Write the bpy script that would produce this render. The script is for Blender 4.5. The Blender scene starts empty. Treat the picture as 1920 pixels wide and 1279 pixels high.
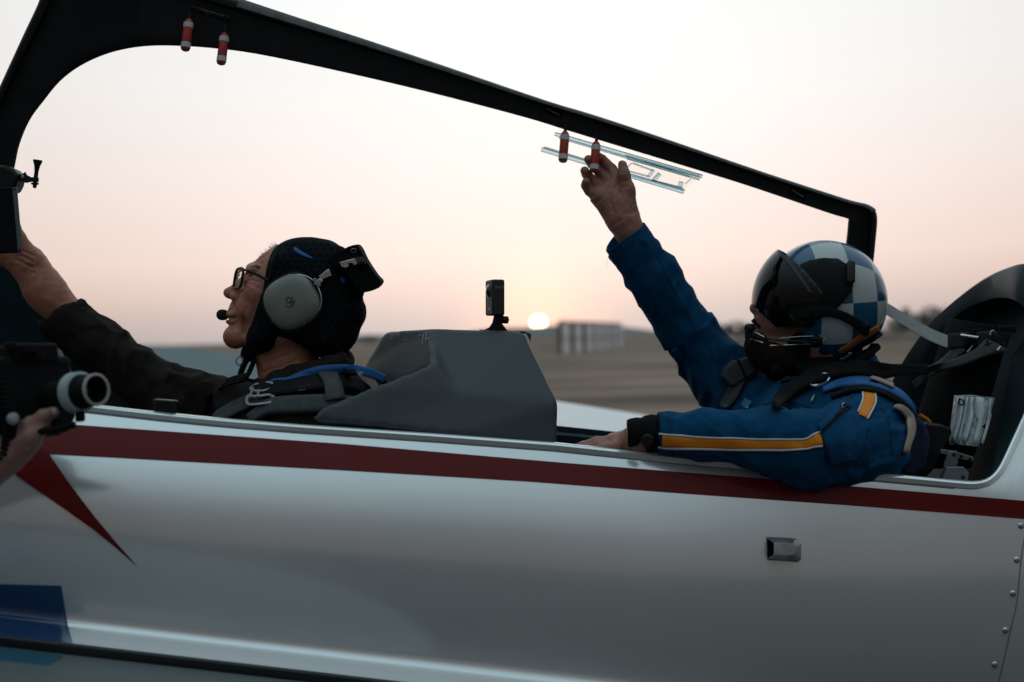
import bpy, bmesh, math, random
import numpy as np
from mathutils import Vector, Matrix, geometry
from mathutils.bvhtree import BVHTree

random.seed(4)
sc = bpy.context.scene
C = sc.collection

# ------------------------------------------------------------------ camera
LENS = 50.0
F = LENS / 36.0 * 1920.0            # focal length in photograph pixels
CAM_H = 1.62
ROLL, PITCH = math.radians(1.4), math.radians(-0.16)
FW = Vector((0, math.cos(PITCH), math.sin(PITCH)))
U0 = Vector((0, -math.sin(PITCH), math.cos(PITCH)))
R0 = Vector((1, 0, 0))
RT = R0 * math.cos(ROLL) - U0 * math.sin(ROLL)
UP = U0 * math.cos(ROLL) + R0 * math.sin(ROLL)
CAM = Vector((0, 0, CAM_H))
cd = bpy.data.cameras.new('camera')
cam = bpy.data.objects.new('camera', cd)
C.objects.link(cam)
cd.lens, cd.sensor_width, cd.clip_end = LENS, 36.0, 20000.0
cd.clip_start = 0.05
m = Matrix((RT, UP, -FW)).transposed().to_4x4()
m.translation = CAM
cam.matrix_world = m
cd.dof.use_dof = True
cd.dof.focus_distance = 2.78
cd.dof.aperture_fstop = 2.8
sc.camera = cam

# ------------------------------------------------------------------ world
w = bpy.data.worlds.new('World')
sc.world = w
w.use_nodes = True
nt = w.node_tree
SUN_PX = (1010, 606)
sun_dir = ((RT * ((SUN_PX[0] - 960) / F)) - UP * ((SUN_PX[1] - 639.5) / F) + FW).normalized()
sun_el = math.asin(sun_dir.z)
sun_az = math.atan2(sun_dir.x, sun_dir.y)


def N(tree, t, **kw):
    n = tree.nodes.new(t)
    for k, v in kw.items():
        setattr(n, k, v)
    return n


def ramp(tree, stops, interp='EASE'):
    r = N(tree, 'ShaderNodeValToRGB')
    r.color_ramp.interpolation = interp
    e = r.color_ramp.elements
    while len(e) < len(stops):
        e.new(0.5)
    for el, (p, c) in zip(e, stops):
        el.position = p
        el.color = (*c, 1)
    return r


def build_world():
    L = nt.links.new
    bg = nt.nodes['Background']
    sky = N(nt, 'ShaderNodeTexSky', sky_type='NISHITA')
    sky.sun_disc = False
    sky.sun_elevation = max(sun_el, math.radians(0.5))
    sky.sun_rotation = sun_az
    sky.dust_density, sky.air_density, sky.ozone_density = 3.0, 1.0, 2.0
    tc = N(nt, 'ShaderNodeTexCoord')
    nrm = N(nt, 'ShaderNodeVectorMath', operation='NORMALIZE')
    L(tc.outputs['Generated'], nrm.inputs[0])
    sep = N(nt, 'ShaderNodeSeparateXYZ')
    L(nrm.outputs[0], sep.inputs[0])
    dot = N(nt, 'ShaderNodeVectorMath', operation='DOT_PRODUCT')
    L(nrm.outputs[0], dot.inputs[0])
    dot.inputs[1].default_value = sun_dir
    half = N(nt, 'ShaderNodeMath', operation='MULTIPLY_ADD')
    L(dot.outputs['Value'], half.inputs[0])
    half.inputs[1].default_value = 0.5
    half.inputs[2].default_value = 0.5
    lobe = N(nt, 'ShaderNodeMath', operation='POWER')
    L(half.outputs[0], lobe.inputs[0])
    lobe.inputs[1].default_value = 4.5
    glow = N(nt, 'ShaderNodeMath', operation='POWER')
    L(half.outputs[0], glow.inputs[0])
    glow.inputs[1].default_value = 260.0
    el = N(nt, 'ShaderNodeMapRange')
    L(sep.outputs['Z'], el.inputs['Value'])
    el.inputs['From Min'].default_value = 0.0
    el.inputs['From Max'].default_value = 1.0
    front = ramp(nt, [(0.0, (.52, .43, .405)), (.018, (.67, .52, .465)), (.032, (.81, .605, .53)), (.055, (.94, .73, .65)), (.11, (.985, .845, .785)),
                      (.17, (.99, .945, .91)), (.25, (1.0, 1.0, 1.0)), (.5, (.82, .91, .95)), (1.0, (.58, .83, .93))], 'LINEAR')
    back = ramp(nt, [(0.0, (.135, .114, .108)), (.12, (.118, .108, .105)), (.35, (.155, .165, .170)), (.6, (.30, .365, .39)), (1.0, (.58, .83, .93))], 'LINEAR')
    L(el.outputs[0], front.inputs[0])
    L(el.outputs[0], back.inputs[0])
    mix = N(nt, 'ShaderNodeMix', data_type='RGBA')
    L(lobe.outputs[0], mix.inputs['Factor'])
    L(back.outputs[0], mix.inputs['A'])
    L(front.outputs[0], mix.inputs['B'])
    g = N(nt, 'ShaderNodeMix', data_type='RGBA', blend_type='ADD')
    wide = N(nt, 'ShaderNodeMath', operation='POWER')
    L(half.outputs[0], wide.inputs[0])
    wide.inputs[1].default_value = 55.0
    gw = N(nt, 'ShaderNodeMix', data_type='RGBA', blend_type='ADD')
    L(wide.outputs[0], gw.inputs['Factor'])
    L(mix.outputs['Result'], gw.inputs['A'])
    gw.inputs['B'].default_value = (.10, .155, .165, 1)
    L(glow.outputs[0], g.inputs['Factor'])
    L(gw.outputs['Result'], g.inputs['A'])
    g.inputs['B'].default_value = (.16, .055, .02, 1)
    near = N(nt, 'ShaderNodeMath', operation='POWER')
    L(half.outputs[0], near.inputs[0])
    near.inputs[1].default_value = 2600.0
    g2 = N(nt, 'ShaderNodeMix', data_type='RGBA', blend_type='ADD')
    L(near.outputs[0], g2.inputs['Factor'])
    L(g.outputs['Result'], g2.inputs['A'])
    g2.inputs['B'].default_value = (.60, .19, .03, 1)
    # the physical sky gives the base, the dusty evening air is laid over it
    sk = N(nt, 'ShaderNodeMix', data_type='RGBA', blend_type='MULTIPLY')
    sk.inputs['Factor'].default_value = 1.0
    L(sky.outputs[0], sk.inputs['A'])
    sk.inputs['B'].default_value = (.005, .005, .0055, 1)
    ad = N(nt, 'ShaderNodeMix', data_type='RGBA', blend_type='ADD')
    ad.inputs['Factor'].default_value = 1.0
    L(g2.outputs['Result'], ad.inputs['A'])
    L(sk.outputs['Result'], ad.inputs['B'])
    sc_ = N(nt, 'ShaderNodeMix', data_type='RGBA', blend_type='MULTIPLY')
    sc_.inputs['Factor'].default_value = 1.0
    L(ad.outputs['Result'], sc_.inputs['A'])
    sc_.inputs['B'].default_value = (10, 10, 10, 1)
    L(sc_.outputs['Result'], bg.inputs[0])
    bg.inputs[1].default_value = 0.1


build_world()
sl = bpy.data.lights.new('sun_lamp', 'SUN')
so = bpy.data.objects.new('sun_lamp', sl)
C.objects.link(so)
sl.energy = 0.9
sl.angle = math.radians(0.53)
sl.color = (1.0, .62, .36)
so.location = (0, 50, 30)
so.rotation_euler = (-sun_dir).to_track_quat('-Z', 'Y').to_euler()
sc.view_settings.view_transform = 'Standard'
sc.view_settings.look = 'None'
sc.view_settings.exposure = 0.0
sc.view_settings.gamma = 1.0
sc.view_settings.use_curve_mapping = False
sc.cycles.max_bounces = 8
sc.cycles.transparent_max_bounces = 16
sc.cycles.sample_clamp_indirect = 4.0
sc.cycles.use_denoising = True


# ------------------------------------------------------------------ helpers
def P(x, y, d):
    """The point at distance d along the view axis that stands behind pixel x, y of the photograph."""
    return CAM + RT * ((x - 960) / F * d) - UP * ((y - 639.5) / F * d) + FW * d


def px(n, d):
    return n * d / F


def lerp(a, b, t):
    return a + (b - a) * t


def pl(pts, x):
    """Piecewise linear y(x)."""
    if x <= pts[0][0]:
        a, b = pts[0], pts[1]
    elif x >= pts[-1][0]:
        a, b = pts[-2], pts[-1]
    else:
        for a, b in zip(pts, pts[1:]):
            if a[0] <= x <= b[0]:
                break
    return a[1] + (b[1] - a[1]) * (x - a[0]) / (b[0] - a[0])


def catmull(pts, n, closed=False):
    """Smooth curve through tuples, n steps per span."""
    pts = [np.array(p, float) for p in pts]
    k = len(pts)
    out = []
    for i in range(k if closed else k - 1):
        p0 = pts[(i - 1) % k] if closed or i > 0 else 2 * pts[0] - pts[1]
        p1, p2 = pts[i], pts[(i + 1) % k]
        p3 = pts[(i + 2) % k] if closed or i + 2 < k else 2 * pts[-1] - pts[-2]
        for j in range(n):
            t = j / n
            out.append(.5 * ((2 * p1) + (p2 - p0) * t + (2 * p0 - 5 * p1 + 4 * p2 - p3) * t * t + (3 * p1 - p0 - 3 * p2 + p3) * t ** 3))
    if not closed:
        out.append(pts[-1])
    return [tuple(o) for o in out]


WL = {}


def wloc(o):
    return WL[o.name] if o is not None else Vector((0, 0, 0))


def tag(o, label=None, cat=None, group=None, kind=None):
    for k, v in (('label', label), ('category', cat), ('group', group), ('kind', kind)):
        if v:
            o[k] = v
    return o


def thing(name, label, cat, loc, group=None):
    o = bpy.data.objects.new(name, None)
    C.objects.link(o)
    o.empty_display_size = .05
    o.location = loc
    WL[o.name] = Vector(loc)
    return tag(o, label, cat, group)


class MB:
    """Collects shapes that become one mesh object."""

    def __init__(s):
        s.v, s.f, s.mi = [], [], []

    def add(s, vs, fs, mi=0):
        o = len(s.v)
        s.v += [Vector(v) for v in vs]
        s.f += [tuple(i + o for i in f) for f in fs]
        s.mi += [mi] * len(fs)
        return s

    def grid(s, rows, mi=0, closed_u=False, closed_v=False):
        n, mm = len(rows), len(rows[0])
        vs = [p for r in rows for p in r]
        fs = []
        for i in range(n if closed_u else n - 1):
            for j in range(mm if closed_v else mm - 1):
                a, b = i, (i + 1) % n
                c, d = j, (j + 1) % mm
                fs.append((a * mm + c, a * mm + d, b * mm + d, b * mm + c))
        return s.add(vs, fs, mi)

    def box(s, c, ax, h, mi=0):
        c = Vector(c)
        vs = []
        for i in (-1, 1):
            for j in (-1, 1):
                for k in (-1, 1):
                    vs.append(c + ax[0] * (i * h[0]) + ax[1] * (j * h[1]) + ax[2] * (k * h[2]))
        fs = [(0, 1, 3, 2), (4, 6, 7, 5), (0, 4, 5, 1), (2, 3, 7, 6), (0, 2, 6, 4), (1, 5, 7, 3)]
        return s.add(vs, fs, mi)

    def tube(s, pts, r, n=10, closed=False, cap=True, mi=0, flat=None):
        pts = [Vector(p) for p in pts]
        k = len(pts)
        rr = r if isinstance(r, (list, tuple)) else [r] * k
        t0 = (pts[1] - pts[0]).normalized()
        nrm = t0.orthogonal().normalized()
        if flat is not None:
            nrm = (Vector(flat[0]) - t0 * t0.dot(Vector(flat[0]))).normalized()
        rows = []
        for i, p in enumerate(pts):
            if closed:
                t = (pts[(i + 1) % k] - pts[i - 1]).normalized()
            else:
                t = (pts[min(i + 1, k - 1)] - pts[max(i - 1, 0)]).normalized()
            nrm = (nrm - t * t.dot(nrm)).normalized()
            bn = t.cross(nrm)
            fl = flat[1] if flat is not None else 1.0
            rows.append([p + (nrm * math.cos(a) * fl + bn * math.sin(a)) * rr[i] for a in [2 * math.pi * j / n for j in range(n)]])
        s.grid(rows, mi, closed_u=closed, closed_v=True)
        if cap and not closed:
            s.add(rows[0], [tuple(range(n))[::-1]], mi)
            s.add(rows[-1], [tuple(range(n))], mi)
        return s

    def lathe(s, c, axis, prof, n=24, mi=0, ref=None):
        """prof: (radius, height along the axis)."""
        axis = Vector(axis).normalized()
        a = Vector(ref) if ref is not None else axis.orthogonal()
        a = (a - axis * axis.dot(a)).normalized()
        b = axis.cross(a)
        rows = [[Vector(c) + axis * h + (a * math.cos(t) + b * math.sin(t)) * max(r, 1e-5) for t in [2 * math.pi * j / n for j in range(n)]]
                for r, h in prof]
        return s.grid(rows, mi, closed_v=True)

    def prism(s, poly, d0, d1, mi=0):
        """A traced outline given real depth between distances d0 and d1 (numbers, or functions of x, y)."""
        g0 = d0 if callable(d0) else (lambda x, y: d0)
        g1 = d1 if callable(d1) else (lambda x, y: d1)
        n = len(poly)
        vs = [P(x, y, g0(x, y)) for x, y in poly] + [P(960 + (x - 960) * g0(x, y) / g1(x, y), 639.5 + (y - 639.5) * g0(x, y) / g1(x, y), g1(x, y)) for x, y in poly]
        fs = [tuple(range(n)), tuple(range(2 * n - 1, n - 1, -1))] + [(i, (i + 1) % n, n + (i + 1) % n, n + i) for i in range(n)]
        return s.add(vs, fs, mi)

    def build(s, name, mats, parent=None, smooth=True, bevel=0, seg=2, angle=30, subd=0, solid=0, kind=None, label=None, offs=-1):
        return mesh_obj(name, s.v, s.f, mats, parent, smooth, s.mi, bevel, seg, angle, subd, solid, kind, label, offs)


def mesh_obj(name, v, f, mats, parent=None, smooth=True, mi=None, bevel=0, seg=2, angle=30, subd=0, solid=0, kind=None, label=None, offs=-1, clean=True):
    v = np.array([tuple(p) for p in v], float) if not isinstance(v, np.ndarray) else v
    c = Vector(((v.min(0) + v.max(0)) / 2).tolist())
    me = bpy.data.meshes.new(name)
    me.from_pydata((v - np.array(c)).tolist(), [], f if isinstance(f, list) else f.tolist())
    mats = mats if isinstance(mats, (list, tuple)) else [mats]
    for mm in mats:
        me.materials.append(mm)
    if mi is not None and len(mats) > 1:
        me.polygons.foreach_set('material_index', mi)
    if clean:
        bm = bmesh.new()
        bm.from_mesh(me)
        bmesh.ops.remove_doubles(bm, verts=bm.verts, dist=1e-6)
        bmesh.ops.recalc_face_normals(bm, faces=bm.faces)
        bm.to_mesh(me)
        bm.free()
    me.polygons.foreach_set('use_smooth', [smooth] * len(me.polygons))
    o = bpy.data.objects.new(name, me)
    C.objects.link(o)
    o.parent = parent
    o.location = c - wloc(parent)
    WL[o.name] = c
    if solid:
        md = o.modifiers.new('solid', 'SOLIDIFY')
        md.thickness = solid
        md.offset = offs
    if bevel:
        md = o.modifiers.new('bevel', 'BEVEL')
        md.width, md.segments, md.limit_method, md.angle_limit = bevel, seg, 'ANGLE', math.radians(angle)
        md.harden_normals = False
    if subd:
        md = o.modifiers.new('subd', 'SUBSURF')
        md.levels = md.render_levels = subd
    if smooth and not subd:
        try:
            me.set_sharp_from_angle(angle=math.radians(42))
        except Exception:
            pass
    if kind:
        o['kind'] = kind
    if label:
        o['label'] = label
    return o


# ------------------------------------------------------------------ materials
def mat(name, col, rough=.5, metal=0., coat=0., spec=.5, var=None, bump=None, coat_rough=.03, extra=None, sheen=0):
    mt = bpy.data.materials.new(name)
    mt.use_nodes = True
    t = mt.node_tree
    b = t.nodes['Principled BSDF']
    b.inputs['Base Color'].default_value = (*col, 1)
    b.inputs['Roughness'].default_value = rough
    b.inputs['Metallic'].default_value = metal
    b.inputs['Coat Weight'].default_value = coat
    b.inputs['Coat Roughness'].default_value = coat_rough
    b.inputs['Specular IOR Level'].default_value = spec
    b.inputs['Coat IOR'].default_value = 1.65
    if sheen:
        b.inputs['Sheen Weight'].default_value = sheen
    tc = N(t, 'ShaderNodeTexCoord')
    if var:                                         # (scale, amount, roughness amount)
        n = N(t, 'ShaderNodeTexNoise')
        n.inputs['Scale'].default_value = var[0]
        n.inputs['Detail'].default_value = 6
        n.inputs['Roughness'].default_value = .62
        t.links.new(tc.outputs['Object'], n.inputs['Vector'])
        r = ramp(t, [(.3, tuple(max(0, c * (1 - var[1])) for c in col)), (.7, tuple(c * (1 + var[1]) for c in col))], 'LINEAR')
        t.links.new(n.outputs['Fac'], r.inputs[0])
        t.links.new(r.outputs[0], b.inputs['Base Color'])
        if len(var) > 2:
            mr = N(t, 'ShaderNodeMapRange')
            mr.inputs['From Min'].default_value, mr.inputs['From Max'].default_value = .3, .7
            mr.inputs['To Min'].default_value, mr.inputs['To Max'].default_value = rough - var[2], rough + var[2]
            t.links.new(n.outputs['Fac'], mr.inputs['Value'])
            t.links.new(mr.outputs[0], b.inputs['Roughness'])
    if bump:                                        # list of (scale, strength, distance)
        prev = None
        for scl, st, dist in bump:
            n = N(t, 'ShaderNodeTexNoise')
            n.inputs['Scale'].default_value = scl
            n.inputs['Detail'].default_value = 4
            t.links.new(tc.outputs['Object'], n.inputs['Vector'])
            bp = N(t, 'ShaderNodeBump')
            bp.inputs['Strength'].default_value = st
            bp.inputs['Distance'].default_value = dist
            t.links.new(n.outputs['Fac'], bp.inputs['Height'])
            if prev:
                t.links.new(prev.outputs[0], bp.inputs['Normal'])
            prev = bp
        t.links.new(prev.outputs[0], b.inputs['Normal'])
    return mt


M = {}
M['white_paint'] = mat('white_paint', (.80, .80, .80), .20, metal=.55, coat=.7, coat_rough=.04, var=(3, .03, .04), bump=[(2.2, .05, .02)])
M['red_paint'] = mat('red_paint', (.135, .0062, .0056), .45, spec=.12, coat=.08, coat_rough=.06, var=(4, .06), bump=[(2.2, .05, .02)])
M['blue_paint'] = mat('blue_paint', (.006, .045, .15), .28, coat=.5, coat_rough=.06, var=(4, .06))
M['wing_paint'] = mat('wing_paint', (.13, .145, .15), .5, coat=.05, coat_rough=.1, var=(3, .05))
M['teal_paint'] = mat('teal_paint', (.02, .12, .17), .3, coat=.4, var=(4, .06))
M['seal'] = mat('rubber_seal', (.012, .013, .014), .55)
M['frame'] = mat('frame_composite', (.0095, .0112, .0125), .5, spec=.38, var=(22, .22, .08), bump=[(260, .12, .001)])
M['frame_edge'] = mat('frame_edge', (.19, .19, .195), .42, var=(40, .3))
M['interior'] = mat('interior_teal', (.0055, .0195, .0255), .6, spec=.25, var=(12, .2), bump=[(200, .1, .001)])
M['arch'] = mat('arch_paint', (.024, .034, .039), .45, var=(9, .16), bump=[(300, .08, .001)])
M['black'] = mat('black_plastic', (.0065, .007, .0076), .45, spec=.28, var=(30, .2))
M['black_matt'] = mat('black_matt', (.004, .0044, .005), .75, spec=.15)
M['shroud'] = mat('shroud_composite', (.030, .037, .042), .5, var=(14, .16, .06), bump=[(420, .10, .0012), (9, .10, .004)])
M['steel'] = mat('brushed_steel', (.58, .58, .57), .2, metal=1.0, var=(60, .12))
M['alu'] = mat('grey_aluminium', (.32, .33, .34), .42, metal=.7, var=(50, .15))
M['handle_red'] = mat('handle_red', (.42, .030, .014), .42, var=(60, .15))
M['handle_white'] = mat('handle_white', (.55, .55, .56), .5, var=(60, .1))
M['webbing_grey'] = mat('webbing_grey', (.060, .066, .070), .85, spec=.2, var=(90, .2), bump=[(900, .4, .0008)])
M['webbing_pale'] = mat('webbing_pale', (.40, .38, .37), .8, var=(40, .15), bump=[(900, .4, .0008)])
M['webbing_black'] = mat('webbing_black', (.0085, .009, .0095), .85, spec=.15, var=(90, .2), bump=[(900, .4, .0008)])
M['beige'] = mat('beige_fleece', (.36, .28, .23), .9, var=(60, .15), bump=[(300, .4, .002)])
M['pad_blue'] = mat('pad_blue', (.008, .10, .30), .75, var=(30, .15), bump=[(500, .3, .001)])
M['paper'] = mat('paper', (.55, .57, .58), .7, var=(20, .04))
M['ink'] = mat('ink', (.05, .055, .06), .7)


def glass(name, tint, refl=1.0, rough=.0):
    """Thin clear sheet: lets light through, mirrors at glancing angles."""
    mt = bpy.data.materials.new(name)
    mt.use_nodes = True
    t = mt.node_tree
    t.nodes.remove(t.nodes['Principled BSDF'])
    out = t.nodes['Material Output']
    tr = N(t, 'ShaderNodeBsdfTransparent')
    tr.inputs[0].default_value = (*tint, 1)
    gl = N(t, 'ShaderNodeBsdfGlossy')
    gl.inputs['Roughness'].default_value = rough
    fr = N(t, 'ShaderNodeFresnel')
    fr.inputs['IOR'].default_value = 1.12
    mx = N(t, 'ShaderNodeMixShader')
    t.links.new(fr.outputs[0], mx.inputs[0])
    t.links.new(tr.outputs[0], mx.inputs[1])
    t.links.new(gl.outputs[0], mx.inputs[2])
    t.links.new(mx.outputs[0], out.inputs[0])
    return mt


M['canopy_glass'] = glass('canopy_glass', (.975, .975, .975))
M['lens_glass'] = glass('lens_glass', (.86, .84, .82))


def clear_plastic(name):
    mt = bpy.data.materials.new(name)
    mt.use_nodes = True
    b = mt.node_tree.nodes['Principled BSDF']
    b.inputs['Base Color'].default_value = (.50, .70, .76, 1)
    b.inputs['Transmission Weight'].default_value = 1.0
    b.inputs['Roughness'].default_value = .05
    b.inputs['IOR'].default_value = 1.5
    return mt


M['acrylic'] = clear_plastic('clear_acrylic')


def skin(name, col):
    mt = mat(name, col, .52, var=(38, .22), bump=[(150, .28, .002), (45, .25, .003)])
    b = mt.node_tree.nodes['Principled BSDF']
    b.inputs['Subsurface Weight'].default_value = .08
    b.inputs['Subsurface Radius'].default_value = (.01, .004, .002)
    b.inputs['Subsurface Scale'].default_value = .4
    return mt


M['skin_old'] = skin('skin_weathered', (.42, .165, .10))
M['skin_rear'] = skin('skin_tanned', (.36, .155, .11))
M['skin_pale'] = skin('skin_pale', (.30, .155, .12))


def cloth(name, col, weave=700, crease=.7):
    mt = mat(name, col, .88, spec=.12, var=(16, .2), bump=[(weave, .35, .0008), (60, .45, .003)])
    t = mt.node_tree
    b = t.nodes['Principled BSDF']
    tc = N(t, 'ShaderNodeTexCoord')
    prev = b.inputs['Normal'].links[0].from_socket
    for scl, dist in ((9, .016), (21, .007)):
        n = N(t, 'ShaderNodeTexNoise', noise_type='RIDGED_MULTIFRACTAL')
        n.inputs['Scale'].default_value = scl
        n.inputs['Detail'].default_value = 2.5
        n.inputs['Distortion'].default_value = .6
        t.links.new(tc.outputs['Object'], n.inputs['Vector'])
        bp = N(t, 'ShaderNodeBump')
        bp.inputs['Strength'].default_value = crease
        bp.inputs['Distance'].default_value = dist
        t.links.new(n.outputs['Fac'], bp.inputs['Height'])
        t.links.new(prev, bp.inputs['Normal'])
        prev = bp.outputs[0]
    t.links.new(prev, b.inputs['Normal'])
    return mt


M['jacket'] = cloth('jacket_olive', (.0195, .0170, .0130), crease=1.0)
M['suit'] = cloth('suit_blue', (.0025, .056, .135))
M['cuff'] = cloth('cuff_black', (.006, .0066, .0075))


# ------------------------------------------------------------------ implicit bodies
def grooves(V, Nn, lines, width, depth):
    """Creases pressed into the side of a surface that faces the camera; lines in photograph pixels."""
    C_, R_, U_, F_ = (np.array(q_) for q_ in (CAM, RT, UP, FW))
    Q = V - C_
    d = Q @ F_
    X, Y = 960 + Q @ R_ * F / d, 639.5 - Q @ U_ * F / d
    face = (Nn @ F_) < .25
    amt = np.zeros(len(V))
    for ln in lines:
        best = np.full(len(V), 1e9)
        for (x0, y0), (x1, y1) in zip(ln, ln[1:]):
            l2 = (x1 - x0) ** 2 + (y1 - y0) ** 2
            t = np.clip(((X - x0) * (x1 - x0) + (Y - y0) * (y1 - y0)) / l2, 0, 1)
            best = np.minimum(best, np.hypot(X - x0 - t * (x1 - x0), Y - y0 - t * (y1 - y0)))
        amt = np.maximum(amt, np.exp(-(best / width) ** 2))
        amt = np.maximum(amt, 0) - .25 * np.exp(-((best - 2.2 * width) / width) ** 2) * (amt < .3)
    return V - Nn * (np.where(face, amt, 0) * depth)[:, None]


def vnoise(p, seed=0):
    """Smooth value noise for an (n,3) array, -1..1."""
    rng = np.random.RandomState(seed + 11)
    T = rng.rand(32, 32, 32) * 2 - 1
    i = np.floor(p).astype(int)
    f = p - i
    f = f * f * (3 - 2 * f)
    i = i % 32
    j = (i + 1) % 32
    x0, y0, z0, x1, y1, z1 = i[:, 0], i[:, 1], i[:, 2], j[:, 0], j[:, 1], j[:, 2]
    fx, fy, fz = f[:, 0], f[:, 1], f[:, 2]
    a = T[x0, y0, z0] * (1 - fx) + T[x1, y0, z0] * fx
    b = T[x0, y1, z0] * (1 - fx) + T[x1, y1, z0] * fx
    c = T[x0, y0, z1] * (1 - fx) + T[x1, y0, z1] * fx
    d = T[x0, y1, z1] * (1 - fx) + T[x1, y1, z1] * fx
    return (a * (1 - fy) + b * fy) * (1 - fz) + (c * (1 - fy) + d * fy) * fz


class SDF:
    def __init__(s):
        s.p = []

    def cone(s, a, ra, b, rb, k=.01, op='+'):
        s.p.append(('c', np.array(a), ra, np.array(b), rb, k, op))
        return s

    def chain(s, pts, k=.006):
        for (a, ra), (b, rb) in zip(pts, pts[1:]):
            s.cone(a, ra, b, rb, k)
        return s

    def ball(s, c, r, k=.01, op='+'):
        return s.cone(c, r, Vector(c) + Vector((1e-5, 0, 0)), r, k, op)

    def ell(s, c, ax, r, k=.01, op='+'):
        s.p.append(('e', np.array(c), np.array([tuple(a) for a in ax]), np.array(r), k, op))
        return s

    def cut(s, p, n, rad=None):
        s.p.append(('h', np.array(p), np.array(Vector(n).normalized()), rad))
        return s

    def mesh(s, vox, lo=None, hi=None):
        los, his = [], []
        for q in s.p:
            if q[0] == 'c' and q[-1] == '+':
                los.append(np.minimum(q[1] - q[2], q[3] - q[4]))
                his.append(np.maximum(q[1] + q[2], q[3] + q[4]))
            if q[0] == 'e' and q[-1] == '+':
                los.append(q[1] - q[3].max())
                his.append(q[1] + q[3].max())
        lo = np.min(los, 0) - 4 * vox if lo is None else np.array(lo)
        hi = np.max(his, 0) + 4 * vox if hi is None else np.array(hi)
        dim = np.ceil((hi - lo) / vox).astype(int) + 1
        G = np.full(dim, .2, np.float32)
        axs = [(lo[i] + np.arange(dim[i]) * vox).astype(np.float32) for i in range(3)]
        for q in s.p:
            if q[0] == 'h':
                d = sum(((axs[i] - q[1][i]) * q[2][i]).reshape([-1 if j == i else 1 for j in range(3)]) for i in range(3))
                if q[3]:
                    near = sum(((axs[i] - q[1][i]) ** 2).reshape([-1 if j == i else 1 for j in range(3)]) for i in range(3)) < q[3] ** 2
                    d = np.where(near, d, -1.0)
                np.maximum(G, d.astype(np.float32), out=G)
                continue
            k, op = q[-2], q[-1]
            mg = k + 4 * vox
            if q[0] == 'c':
                a = np.minimum(q[1] - q[2], q[3] - q[4]) - mg
                b = np.maximum(q[1] + q[2], q[3] + q[4]) + mg
            else:
                a, b = q[1] - q[3].max() - mg, q[1] + q[3].max() + mg
            i0 = np.clip(np.floor((a - lo) / vox).astype(int), 0, dim)
            i1 = np.clip(np.ceil((b - lo) / vox).astype(int) + 1, 0, dim)
            if (i1 <= i0).any():
                continue
            X = axs[0][i0[0]:i1[0], None, None]
            Y = axs[1][None, i0[1]:i1[1], None]
            Z = axs[2][None, None, i0[2]:i1[2]]
            if q[0] == 'c':
                A, ra, B, rb = q[1], q[2], q[3], q[4]
                ba = B - A
                h = ((X - A[0]) * ba[0] + (Y - A[1]) * ba[1] + (Z - A[2]) * ba[2]) / max(float(ba @ ba), 1e-12)
                h = np.clip(h, 0, 1)
                d = np.sqrt((X - A[0] - h * ba[0]) ** 2 + (Y - A[1] - h * ba[1]) ** 2 + (Z - A[2] - h * ba[2]) ** 2) - (ra + (rb - ra) * h)
            else:
                c, ax, r = q[1], q[2], q[3]
                l = [((X - c[0]) * ax[i][0] + (Y - c[1]) * ax[i][1] + (Z - c[2]) * ax[i][2]) for i in range(3)]
                k0 = np.sqrt(sum((l[i] / r[i]) ** 2 for i in range(3)))
                k1 = np.sqrt(sum((l[i] / r[i] ** 2) ** 2 for i in range(3))) + 1e-9
                d = k0 * (k0 - 1) / k1
            g = G[i0[0]:i1[0], i0[1]:i1[1], i0[2]:i1[2]]
            if op == '+':
                h = np.clip(.5 + .5 * (g - d) / k, 0, 1)
                G[i0[0]:i1[0], i0[1]:i1[1], i0[2]:i1[2]] = g * (1 - h) + d * h - k * h * (1 - h)
            else:
                h = np.clip(.5 - .5 * (g + d) / k, 0, 1)
                G[i0[0]:i1[0], i0[1]:i1[1], i0[2]:i1[2]] = g * (1 - h) - d * h + k * h * (1 - h)
        return surface_nets(G, lo, vox)


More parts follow.
